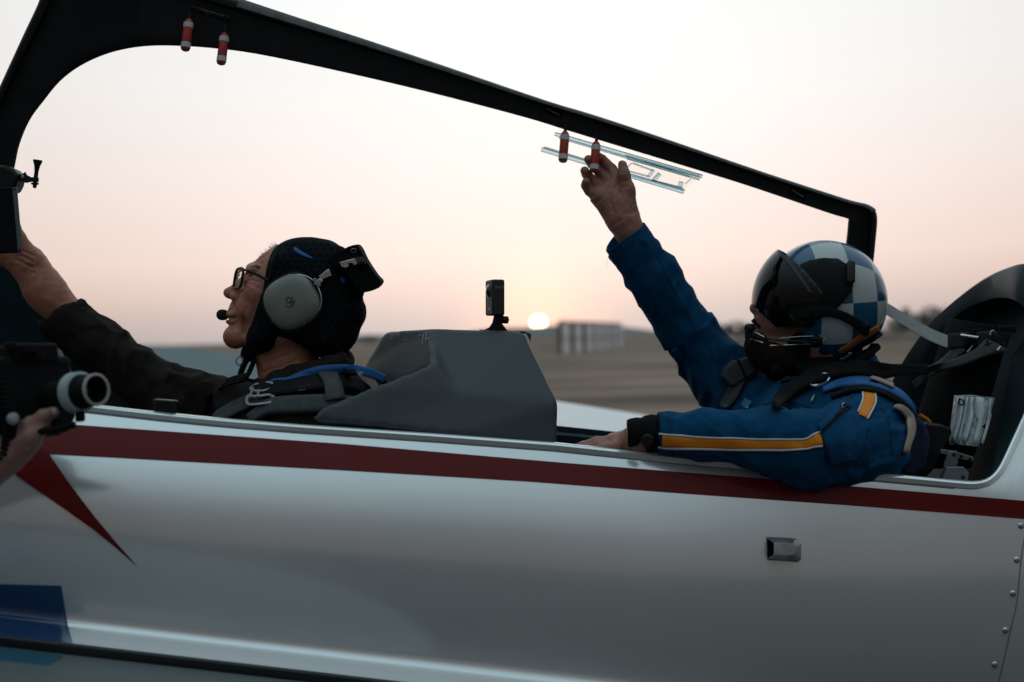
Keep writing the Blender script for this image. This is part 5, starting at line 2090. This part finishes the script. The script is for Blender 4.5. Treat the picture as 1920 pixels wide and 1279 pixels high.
def rear_harness():
    H = thing('shoulder_harness', 'black shoulder belts and blue edged pads running to the rear seat back', 'harness', P(1560, 760, 2.9))
    B = [r_sb, SB_B]
    D0 = 2.82
    drape_strip('shoulder_belt', M['webbing_black'], H, B, [(1452, 772, 18, 2.83), (1480, 745, 22, 2.83), (1510, 724, 24, 2.82), (1550, 708, 25, 2.80), (1610, 698, 25, 2.80), (1680, 694, 22, 2.86), (1736, 692, 20, 2.93)], 24, D0, off=.014, thick=.008, n=6, soft=5)
    drape_strip('webbing', M['webbing_grey'], H, [SB_B], [(1712, 722, 13, 2.93), (1760, 700, 16, 2.96), (1790, 680, 18, 2.98), (1815, 655, 22, 3.0)], 16, 2.96, off=.016, thick=.003, n=5, soft=5)
    drape_strip('webbing', M['webbing_grey'], H, [SB_B], [(1720, 700, 12, 2.93), (1785, 693, 15, 2.95), (1840, 675, 18, 2.93), (1872, 652, 22, 2.92)], 16, 2.94, off=.020, thick=.003, n=5, soft=5)
    for x, y in ((1815, 643), (1868, 640)):
        drape_poly('belt_adjuster', M['webbing_black'], H, [SB_B], [(x - 22, y - 10), (x + 18, y - 14), (x + 8, y + 14), (x - 22, y + 16)], 2.95, off=.016, thick=.010, step=6)
        mb = MB()
        f = lambda a_, b_: ray([SB_B], a_, b_, 2.95)[0] - FW * .030 - RT * .016
        mb.tube([f(x - 6, y - 15), f(x + 27, y - 10), f(x + 6, y + 18)], .0030, 7)
        mb.build('adjuster_bar', M['steel'], H)
    mb = MB()
    mb.tube([P(1862 + 4.5 * math.cos(a), 625 + 5 * math.sin(a), 2.9) for a in np.linspace(2.4, 7.4, 10)], .0014, 6)
    mb.build('snap_ring', M['steel'], H)
    drape_strip('shoulder_pad', M['pad_blue'], H, B, [(1545, 736, 8), (1580, 724, 14), (1630, 722, 16), (1680, 740, 16), (1722, 776, 14)], 17, D0, off=.007, thick=.007, n=6, soft=5)
    drape_strip('pad_edge', M['webbing_black'], H, B, [(1560, 748, 6), (1600, 734, 8), (1645, 736, 10), (1690, 758, 12), (1720, 792, 12)], 10, D0, off=.005, thick=.007, n=6, soft=5)
    drape_strip('fleece_lining', M['beige'], H, B, [(1672, 766, 6), (1688, 770, 12), (1700, 786, 13), (1702, 812, 11), (1692, 848, 7)], 11, D0, off=.008, thick=.005, n=6, soft=5)
    drape_strip('fleece_collar', M['beige'], H, B, [(1632, 718, 5), (1652, 724, 8), (1670, 733, 5)], 7, D0, off=.013, thick=.004, n=5, soft=5)
    drape_strip('chest_belt', M['webbing_grey'], H, B, [(1392, 712, 20), (1378, 736, 25), (1364, 757, 23), (1359, 764, 20)], 25, 3.05, off=.008, thick=.004, n=5, soft=5)
    dA = (ray(B, 1390, 700, 3.0)[0] - CAM).dot(FW) - .012
    mb = MB()
    mb.prism([(1353, 706), (1358, 693), (1373, 677), (1410, 669), (1424, 692), (1412, 704), (1372, 727)], dA - .012, dA + .03)
    mb.build('chest_adjuster', M['webbing_grey'], H, bevel=.006, seg=3)
    mb = MB()
    mb.prism([(1382, 674), (1386, 673), (1401, 708), (1397, 710)], dA - .0145, dA + .02)
    mb.build('adjuster_loop', M['webbing_black'], H, bevel=.001)
    mb = MB()
    f = lambda a_, b_: ray(B, a_, b_, D0)[0] - FW * .026
    mb.tube(catmull([f(1517, 722), (f(1524, 708)), f(1540, 701), f(1549, 706), f(1544, 716), f(1528, 722)], 4, True), .0034, 8, closed=True)
    mb.tube([f(1526, 714), f(1541, 708)], .0022, 6)
    mb.build('buckle', M['steel'], H)
    mb = MB()
    mb.tube(catmull([f(1459, 716), f(1480, 713), f(1505, 716), f(1520, 726)], 4), .0035, 7)
    mb.build('cable', M['cuff'], H)
    # pack behind the pilot's back
    mb = MB()
    mb.prism([(1690, 780), (1716, 776), (1740, 795), (1748, 830), (1738, 880), (1712, 900), (1688, 896)], 2.84, 3.12)
    mb.build('back_pack', mat('pack_navy', (.006, .02, .06), .85, var=(30, .2), bump=[(40, .6, .006)]), H, bevel=.016, seg=3)
    mb = MB()
    mb.tube([P(1724, 778, 2.83), P(1738, 786, 2.83), P(1744, 793, 2.83)], .004, 6)
    mb.build('pack_tab', mat('tab_orange', (.45, .14, .01), .7), H)


rear_harness()


def helmet():
    H = thing('flight_helmet', 'blue and silver chequered helmet with black visor and orange edge line', 'helmet', g(1545, 640))
    c = g(1544.5, 567)
    R_ = 116.5 * v_
    tilt = math.radians(-3)
    X = (RT * math.cos(tilt) - UP * math.sin(tilt)).normalized()
    Z = (UP * math.cos(tilt) + RT * math.sin(tilt)).normalized()

    def plane(x0, y0, x1, y1):
        a, b = P(x0, y0, DR), P(x1, y1, DR)
        return a, FW.cross((b - a).normalized())

    def shell(name, rx, ry, rz, cc, cuts, split=None, kill=None, mats=None, solid=.004, parent=H, off=0):
        bm = bmesh.new()
        bmesh.ops.create_uvsphere(bm, u_segments=96, v_segments=64, radius=1)
        for vv in bm.verts:
            p = vv.co.copy()
            vv.co = cc + RT * (p.x * rx) + FW * (p.y * ry) + UP * (p.z * rz)
        for x0, y0, x1, y1, kx, ky in cuts:
            a, n = plane(x0, y0, x1, y1)
            if n.dot(P(kx, ky, DR) - a) > 0:
                n = -n
            bmesh.ops.bisect_plane(bm, geom=bm.verts[:] + bm.edges[:] + bm.faces[:], plane_co=a, plane_no=n, clear_outer=True)
        if split:
            for x0, y0, x1, y1 in split:
                a, n = plane(x0, y0, x1, y1)
                bmesh.ops.bisect_plane(bm, geom=bm.verts[:] + bm.edges[:] + bm.faces[:], plane_co=a, plane_no=n)
            dead = []
            for f_ in bm.faces:
                m_ = f_.calc_center_median() - CAM
                d = m_.dot(FW)
                X_, Y_ = 960 + m_.dot(RT) * F / d, 639.5 - m_.dot(UP) * F / d
                dl = (c - CAM).dot(FW)
                X_, Y_ = 960 + (X_ - 960) * d / dl, 639.5 + (Y_ - 639.5) * d / dl
                if kill(X_, Y_):
                    dead.append(f_)
            bmesh.ops.delete(bm, geom=dead, context='FACES')
        bm.verts.ensure_lookup_table()
        mb = MB()
        mb.add([vv.co.copy() for vv in bm.verts], [tuple(vv.index for vv in f_.verts) for f_ in bm.faces])
        bm.free()
        return mb.build(name, mats, parent, solid=solid, offs=-1), bvh_of(mb)

    # chequer paint: longitudes and latitudes about the front-back axis
    pm = mat('helmet_paint', (.02, .12, .25), .25, spec=.35, coat=.35, coat_rough=.03)
    t = pm.node_tree
    b = t.nodes['Principled BSDF']
    geo = N(t, 'ShaderNodeNewGeometry')
    sub = N(t, 'ShaderNodeVectorMath', operation='SUBTRACT')
    t.links.new(geo.outputs['Position'], sub.inputs[0])
    sub.inputs[1].default_value = c
    nz = N(t, 'ShaderNodeVectorMath', operation='NORMALIZE')
    t.links.new(sub.outputs[0], nz.inputs[0])

    def dotn(vec):
        n = N(t, 'ShaderNodeVectorMath', operation='DOT_PRODUCT')
        t.links.new(nz.outputs[0], n.inputs[0])
        n.inputs[1].default_value = vec
        return n.outputs['Value']

    def mth(op, a, b_=None, c_=None):
        n = N(t, 'ShaderNodeMath', operation=op)
        for i, q_ in enumerate((a, b_, c_)):
            if q_ is None:
                continue
            if isinstance(q_, (int, float)):
                n.inputs[i].default_value = q_
            else:
                t.links.new(q_, n.inputs[i])
        return n.outputs[0]
    lat = mth('ARCSINE', dotn(X))
    lon = mth('ARCTAN2', dotn(Z), mth('MULTIPLY', dotn(FW), -1.0))
    i1 = mth('FLOOR', mth('MULTIPLY_ADD', lat, 1 / math.radians(29), 10 - 43.6 / 29))
    i2 = mth('FLOOR', mth('MULTIPLY_ADD', lon, 1 / math.radians(40), 10.08))
    par = mth('MODULO', mth('ADD', i1, i2), 2.0)
    mx = N(t, 'ShaderNodeMix', data_type='RGBA')
    t.links.new(par, mx.inputs['Factor'])
    mx.inputs['A'].default_value = (.001, .075, .165, 1)
    mx.inputs['B'].default_value = (.44, .47, .47, 1)
    t.links.new(mx.outputs['Result'], b.inputs['Base Color'])
    low = (1490, 664, 1537, 686, 1545, 600)
    low2 = (1537, 686, 1662, 622, 1545, 600)
    sh, shb = shell('shell', R_, .128, R_, c, [low, low2], split=[(1489, 560, 1489, 720), (1300, 606, 1700, 606)],
                    kill=lambda x, y: x < 1489 and y > 606, mats=pm)
    B = [shb]
    DN = DR - .1
    # dark rim below the orange line
    rimm = mat('rim_navy', (.004, .010, .035), .4)
    drape_strip('edge_line', mat('edge_orange', (.52, .15, .006), .5), sh, B, [(1646, 614), (1632, 622), (1613, 632), (1592, 648), (1573, 660)], 9.5, DN, off=.0012, thick=.002, n=5, across=3)
    drape_strip('edge_line', mat('edge_orange_low', (.52, .15, .006), .5), sh, B, [(1562, 668), (1545, 670.5), (1525, 668), (1510, 661)], 8, DN, off=.0012, thick=.002, n=5, across=3)
    drape_strip('rim', rimm, sh, B, [(1650, 622), (1632, 634), (1612, 645), (1590, 661), (1574, 671)], 12, DN, off=.001, thick=.006, n=5, across=3)
    mb = MB()
    mb.tube(catmull([P(1645, 650, DR - .05), P(1620, 670, DR - .08), P(1590, 687, DR - .09), P(1550, 700, DR - .09), P(1510, 694, DR - .085), P(1490, 682, DR - .08)], 6), .0085, 9)
    mb.build('neck_roll', M['cuff'], sh)
    mb = MB()
    mb.tube(catmull([P(1640, 650, DR - .04), P(1632, 660, DR - .05), P(1622, 664, DR - .06)], 4), .010, 9)
    mb.build('nape_pad', M['cuff'], sh)
    # visor cover plate
    drape_poly('visor_cover', M['black_matt'] if False else mat('cover_black', (.0035, .0042, .0048), .6, spec=.15, var=(60, .1)), sh, B,
               [(1488, 512), (1503, 500), (1520, 492), (1545, 488), (1570, 489), (1586, 500), (1597, 500), (1597, 535), (1595, 547), (1576, 570), (1562, 584), (1540, 590), (1515, 588), (1500, 560)], DN, off=.0045, thick=.006, step=7)
    drape_poly('cover_catch', M['black'], sh, B, [(1584, 499), (1589, 497), (1597, 499), (1597, 533), (1591, 535), (1584, 533)], DN, off=.011, thick=.010, step=5)
    # visor
    vm = mat('visor_black', (.0015, .0018, .002), .09, spec=.32)
    cv = g(1541, 566)
    vis, vb_ = shell('visor', 131 * v_, .134, 128 * v_, cv, [(1452, 462, 1524, 562, 1420, 560), (1524, 562, 1502, 612, 1420, 560), (1400, 566, 1442, 613, 1500, 540), (1300, 614, 1700, 614, 1450, 540)], mats=vm, solid=.003)
    drape_strip('visor_rim', mat('rim_grey', (.017, .019, .021), .5), vis, [vb_, shb], [(1460, 471, 5), (1470, 483, 7), (1487, 503, 7), (1505, 528, 7), (1522, 552, 6)], 7, DN, off=.0015, thick=.0025, n=5, across=3)
    # nose and cheek guard below the visor
    drape_strip('visor_strap', M['webbing_black'], sh, B, [(1496, 600, 26), (1520, 590, 24), (1545, 584, 18), (1570, 588, 16), (1594, 599, 17), (1619, 616, 18)], 17, DN, off=.007, thick=.003, n=6, across=3, soft=3)
    drape_poly('strap_end', M['cuff'], sh, B, [(1607, 606), (1622, 606), (1620, 620), (1612, 625), (1604, 616)], DN, off=.012, thick=.008, step=5)
    drape_strip('chin_strap', M['cuff'], H, [r_bb], [(1506, 626, 26), (1498, 652, 44), (1484, 690, 60), (1470, 712, 60)], 40, DN, off=.006, thick=.006, n=5, across=5, soft=4)  # chin strap widened into a black cover that darkens the neck
    drape_strip('neck_dark_strip', M['cuff'], H, [r_bb, r_sb], [(1496, 694, 30), (1530, 684, 34), (1560, 684, 30), (1590, 682, 20)], 30, DN, off=.010, thick=.006, n=5, across=4, soft=4)  # added black strip, stands in for the dark under the helmet
    # boom pivot, wire boom, microphone
    piv, pn, _ = ray(B, 1529, 638, DN)
    mb = MB()
    mb.lathe(piv, pn, [(0.014, -.002), (.0145, .006), (.012, .010), (.006, .011), (.005, .014), (0, .014)], 24)
    mb.build('boom_pivot', M['black'], H)
    dp = (piv - CAM).dot(FW) - .008
    dm = DR - .045
    mb = MB()
    mb.tube([P(1543, 640, dp), P(1548, 634, dp), P(1540, 630, dp), P(1500, 631, dp - .004), P(1462, 634, dm - .05)], .0011, 6)
    mb.tube([P(1522, 645, dp), P(1500, 646, dp - .004), P(1460, 648, dm - .05), P(1444, 648, dm - .045)], .0011, 6)
    mb.tube([P(1433, 632, dm - .035), P(1418, 624, dm - .02), P(1405, 620, dm)], .0012, 6)
    mb.tube([P(1431, 643, dm - .035), P(1416, 638, dm - .02), P(1403, 634, dm)], .0012, 6)
    mb.build('wire_boom', M['steel'], H)
    mb = MB()
    mb.tube(catmull([P(1528, 641, dp), P(1490, 640, dp - .006), P(1450, 637, dm - .045), P(1425, 632, dm - .02), P(1404, 630, dm)], 5), .0022, 7)
    mb.build('mic_cable', M['black'], H)
    mb = MB()
    mb.lathe(P(1410, 616, dm), (-RT - FW * .3).normalized(), [(0, -.004), (.008, -.003), (.0105, .002), (.0105, .010), (.008, .014), (.004, .0125), (0, .0125)], 20)
    mb.build('microphone', M['black'], H)
    mb = MB()
    mb.prism([(1397, 620), (1407, 616), (1412, 630), (1406, 636), (1398, 635)], dm - .006, dm + .006)
    mb.build('mic_bracket', M['black'], H, bevel=.0015)
    mb = MB()
    for x, y in ((1510, 671), (1591, 663)):
        p, n, _ = ray(B, x, y, DR - .10)
        mb.lathe(p, -FW, [(.0045, .004), (.005, .008), (.003, .011), (0, .0115)], 14)
    mb.build('snap_stud', M['steel'], H)


helmet()

# ---- third person: hand and camera at the lower left
def operator():
    D_ = 2.12
    h = at(D_)
    k = D_ / F
    root = thing('person', 'bare hand reaching in from the lower left edge to steady the film camera', 'person', h(-60, 950))
    S = SDF()
    S.chain([(h(-420, 1240, -.05), 62 * k), (h(-150, 985, -.01), 46 * k), (h(-60, 905), 40 * k)], .02)
    S.cone(h(-60, 905), 40 * k, h(8, 850), 42 * k, .02)
    S.cone(h(-40, 880, .01), 36 * k, h(26, 828, .012), 28 * k, .02)
    S.chain([(h(22, 822, -.004), 19 * k), (h(56, 798, -.012), 15.5 * k), (h(82, 782, -.016), 13.5 * k), (h(101, 772, -.016), 10.5 * k)], .006)
    S.chain([(h(26, 838, -.012), 19 * k), (h(58, 818, -.02), 15.5 * k), (h(76, 806, -.018), 13 * k), (h(88, 796, -.008), 10.5 * k)], .006)
    S.chain([(h(24, 852, -.010), 18 * k), (h(56, 836, -.014), 14.5 * k), (h(68, 824, -.006), 12 * k), (h(70, 812, .008), 10 * k)], .006)
    S.chain([(h(16, 866, -.004), 16 * k), (h(44, 854, -.004), 12.5 * k), (h(56, 842, .004), 10.5 * k), (h(56, 830, .016), 9 * k)], .006)
    S.chain([(h(-10, 838, .04), 20 * k), (h(20, 800, .07), 15 * k), (h(36, 776, .08), 12 * k)], .008)

    def post(V, Nn):
        return V + Nn * (.0006 * (1 - 2 * np.abs(vnoise(V * 80, 2))))[:, None]
    body, bb = sdf_obj('body', S, .003, M['skin_pale'], root, post=post)
    drape_poly('fingernail', mat('nail', (.50, .42, .40), .3), root, [bb], [(98, 768), (106, 765), (111, 767), (108, 774), (100, 778)], D_, off=.0008, thick=.001, step=4)
    S = SDF()
    S.cone(h(-430, 1250, -.05), 84 * k, h(-190, 1020, -.015), 64 * k, .02)
    S.cut(h(-180, 1010, -.01), (RT + UP).normalized())
    sdf_obj('sleeve', S, .004, M['cuff'], root, bones=[(h(-430, 1250, -.05), h(-190, 1020, -.015), 20, 2, .005, 2)], seed=4)

    CM = thing('film_camera', 'black film camera rig with ringed lens held at the lower left', 'camera', h(30, 800))
    mb = MB()
    up = UP
    axl = (RT * .80 - FW * .54 + UP * .12).normalized()      # lens axis
    sd = axl.cross(UP).normalized()
    upl = sd.cross(axl).normalized()
    cbody = h(22, 738, .05)
    mb.box(cbody, (axl, sd, upl), (.055, .075, .052))
    mb.build('camera_body', M['black_matt'], CM, bevel=.010, seg=3)
    mb = MB()
    mb.box(h(40, 668, .05), (axl, sd, upl), (.040, .040, .016))
    mb.build('viewfinder', M['black_matt'], CM, bevel=.006, seg=3)
    mb = MB()
    mb.box(h(52, 656, .02), (axl, sd, upl), (.018, .02, .006))
    mb.lathe(h(20, 652, .0), upl, [(.010, -.004), (.010, .006), (.008, .008), (0, .008)], 18)
    mb.lathe(h(72, 664, .02), upl, [(.008, -.004), (.008, .004), (0, .005)], 18)
    mb.build('control_dial', M['black_matt'], CM, bevel=.001)
    mb = MB()
    mb.box(h(18, 808, .04), (axl, sd, upl), (.062, .045, .014))
    mb.box(h(104, 800, .0), (axl, sd, upl), (.016, .010, .010))
    mb.tube([h(50, 812, -.02), h(100, 806, -.03), h(140, 796, -.04)], .006, 10)
    mb.build('base_rig', M['black_matt'], CM, bevel=.003)
    # lens
    lc = h(146, 736, -.02)
    R1 = 38.5 * 2.10 / F
    R2 = 31 * 2.06 / F
    mb = MB()
    mb.lathe(lc, axl, [(.018, -.07), (.022, -.06), (.022, -.03), (.026, -.022), (R1 * .84, -.012), (R1 * .84, .014), (R2 * .9, .018), (R2 * .9, .033), (R2 * .99, .035), (R2 * .99, .0405), (R2 * .80, .0405), (R2 * .72, .030), (R2 * .68, .012), (R2 * .5, .008)], 48)
    lens = mb.build('lens_barrel', M['black_matt'], CM)
    mb = MB()
    prof = [(R1 * .86, -.009), (R1, -.008), (R1 * 1.0, .008), (R1 * .86, .010)]
    mb.lathe(lc, axl, prof, 90)
    mb.build('focus_ring', mat('ring_grey', (.34, .38, .40), .5, var=(80, .1)), lens)
    mb = MB()
    mb.lathe(lc, axl, [(R2 * .86, .0395), (R2 * 1.0, .0395), (R2 * 1.01, .0425), (R2 * .88, .0435), (R2 * .84, .041)], 48)
    mb.build('front_ring', mat('ring_pale', (.42, .37, .35), .4), lens)
    mb = MB()
    mb.lathe(lc, axl, [(R2 * .7, .012), (R2 * .5, .018), (R2 * .25, .021), (0, .022)], 32)
    mb.build('front_glass', mat('lens_coating', (.01, .015, .02), .04, spec=.8, coat=1.0), lens)
    mb = MB()
    mb.box(h(126, 752, -.01), (axl, sd, upl), (.014, .014, .014))
    mb.box(h(150, 781, -.03), (axl, sd, upl), (.006, .006, .008))
    mb.build('follow_focus', M['black_matt'], CM, bevel=.003)
    mb = MB()
    pts = []
    for i in range(160):
        t = i / 159
        pts.append(h(lerp(-30, 12, math.sin(t * 2.2)), lerp(640, 860, t), -.03 + .0) + (RT * math.cos(i * .9) + FW * math.sin(i * .9)) * .004)
    mb.tube(pts, .0032, 6)
    mb.build('coiled_cable', M['black_matt'], CM)
    mb = MB()
    mb.lathe(h(24, 786, -.03), (RT * .5 - FW * .8 + UP * .2), [(0, -.004), (.009, -.003), (.0095, .004), (.006, .008), (0, .0085)], 18)
    mb.build('grip_knob', M['alu'], CM)


operator()

# ---- action camera on the shroud
def action_cam():
    A = thing('action_camera', 'small black twin-lens action camera on a stand on the grey shroud', 'camera', P(935, 622, 2.80))
    d = 2.80
    w_ = d / F
    th = math.radians(14)
    xa = (RT * math.cos(th + .0) + FW * 0).normalized()
    # thin side faces the camera, the lens side faces forward and slightly to us
    n1 = (-FW * math.cos(th) + RT * math.sin(th)).normalized()       # normal of the thin side
    n2 = (-RT * math.cos(th) - FW * math.sin(th)).normalized()       # normal of the lens side
    c = P(928, 558.5, d)
    hz = 33.5 * w_
    mb = MB()
    mb.box(c, (n2, n1, UP), (.0128, .0305, hz))
    bodyc = mb.build('camera_body', mat('camera_shell', (.019, .019, .020), .55, var=(80, .15), bump=[(900, .2, .0004)]), A, bevel=.004, seg=4)
    mb = MB()
    lc = c + n2 * .0128 + UP * .013 + n1 * .004
    mb.lathe(lc, n2, [(.0135, -.002), (.0135, .001), (.012, .0025), (.0095, .0045), (.007, .0058), (0, .0068)], 28, ref=UP)
    mb.build('lens_dome', mat('dome_glass', (.006, .006, .007), .05, spec=.8, coat=1), bodyc)
    mb = MB()
    mb.box(c + n2 * .0129 - UP * .022 + n1 * .006, (n1, UP, n2), (.0075, .0013, .0004))
    mb.build('side_mark', M['alu'], bodyc)
    cu = bpy.data.curves.new('MAX', 'FONT')
    cu.body = 'MAX'
    cu.size = .0088
    cu.align_x = cu.align_y = 'CENTER'
    cu.extrude = .0002
    o = bpy.data.objects.new('lettering', cu)
    C.objects.link(o)
    o.parent = bodyc
    pos = c + n1 * .0309 + UP * .0195 + (-n2) * .002
    mm = Matrix(((-n2), UP, n1)).transposed().to_4x4()
    mm.translation = pos - WL[bodyc.name]
    o.matrix_local = mm
    me = bpy.data.meshes.new_from_object(o)
    bpy.data.objects.remove(o)
    me.materials.clear()
    me.materials.append(mat('lettering_grey', (.22, .22, .22), .5))
    o = bpy.data.objects.new('lettering', me)
    C.objects.link(o)
    o.parent = bodyc
    o.matrix_local = mm
    # stand
    mb = MB()
    mb.prism([(926, 591), (945, 591), (943, 600), (941, 606), (949, 617), (952, 620), (905, 620), (917, 614), (923, 605)], d - .012, d + .012)
    mb.build('stand', M['black'], A, bevel=.003, seg=3)
    mb = MB()
    for k in range(3):
        mb.lathe(P(936, 597, d - .014 + .010 * k), -FW, [(.0075, 0), (.0075, .003), (0, .003)], 16)
    kn = []
    for k in range(24):
        a = 2 * math.pi * k / 24
        r = .0072 + .0012 * math.cos(a * 6)
        kn.append((math.cos(a) * r, math.sin(a) * r))
    kc = P(943, 600, d - .016)
    ka = (-FW * .6 + RT * .8).normalized()
    e1 = ka.cross(UP).normalized()
    rows = []
    for s_, h_ in ((.3, 0), (1, .001), (1, .009), (.8, .011), (.05, .0115)):
        rows.append([kc + e1 * (x * s_) + UP * (y * s_) + ka * h_ for x, y in kn])
    mb.grid(rows, closed_v=True)
    mb.build('stand_knob', M['black'], A)
    mb = MB()
    mb.prism([(899, 618), (985, 621.5), (985, 625), (899, 621.5)], d - .035, d + .04)
    mb.build('base_plate', M['black'], A, bevel=.0008)
    mb = MB()
    mb.prism([(984, 622), (996, 626), (995, 640), (990, 630)], d - .03, d + .03)
    mb.build('tape_tab', M['webbing_grey'], A, bevel=.0006)


action_cam()

# ---- accessory arm and tablet at the front arch
def arch_gear():
    G = thing('mount_arm', 'small black jointed camera mount with thumb screw clamped to the front arch', 'mount', P(30, 335, 2.86))
    d = 2.84
    mb = MB()
    mb.prism([(-14, 312), (6, 308), (24, 316), (34, 328), (30, 345), (24, 358), (-14, 362)], d - .02, d + .03)
    mb.build('clamp_base', M['black'], G, bevel=.006, seg=3)
    mb = MB()
    for o in (-.008, 0, .008):
        mb.prism([(28, 325), (40, 327), (47, 322), (50, 328), (60, 333), (72, 335), (72, 339), (58, 341), (48, 343), (40, 340), (28, 339)], d + o - .0018, d + o + .0018)
    mb.build('hinge_arm', M['black'], G, bevel=.0008)
    mb = MB()
    for k in range(3):
        mb.lathe(P(65.5, 334.5 + 5 * k, d), UP, [(.0075, -.0016), (.0075, .0016), (0, .0016)], 14)
        mb.lathe(P(65.5, 334.5 + 5 * k, d), -UP, [(.0075, -.0016), (.0075, .0016), (0, .0016)], 14)
    mb.build('hinge_plate', M['black'], G)
    mb = MB()
    ax = (UP + RT * .12).normalized()
    mb.lathe(P(65, 350, d), ax, [(0, -.003), (.003, -.003), (.0042, .002), (.0042, .020), (.0040, .030), (.0058, .042), (.0088, .050), (.0092, .0535), (0, .0535)], 12)
    mb.build('thumb_screw', M['black'], G)
    mb = MB()
    mb.lathe(P(43, 331.5, d - .010), -FW, [(.0034, 0), (.0034, .002), (.0015, .003), (0, .003)], 12)
    mb.build('hinge_bolt', M['alu'], G)
    T = thing('tablet', 'dark tablet with pale metal edge fixed in front of the reaching hand', 'tablet', P(0, 475, 2.62))
    mb = MB()
    d = 2.62
    a0 = P(26, 352, d)
    a1 = P(36, 474, d)
    ex = (a1 - a0).normalized()
    nn = (RT * .45 - FW * .89).normalized()                        # thin edge is turned to us
    nn = (nn - ex * nn.dot(ex)).normalized()
    side = ex.cross(nn).normalized()
    if side.dot(RT) > 0:
        side = -side
    c = (a0 + a1) / 2 + side * .085
    mb.box(c, (ex, side, nn), ((a1 - a0).length / 2, .085, .0055))
    t = mb.build('tablet_body', M['black_matt'], T, bevel=.002, seg=2)
    mb = MB()
    mb.box((a0 + a1) / 2 + side * -.001 + nn * .001, (ex, side, nn), ((a1 - a0).length / 2 * .99, .0042, .0052))
    mb.build('metal_edge', mat('edge_alu', (.12, .14, .155), .4, metal=.4), t, bevel=.001)
    mb = MB()
    for f in (.03, .965):
        mb.lathe(a0.lerp(a1, f) - side * -.0 + nn * .0062, nn, [(.0022, 0), (.0022, .0006), (0, .0006)], 10)
    mb.build('screw', M['black'], t)


arch_gear()
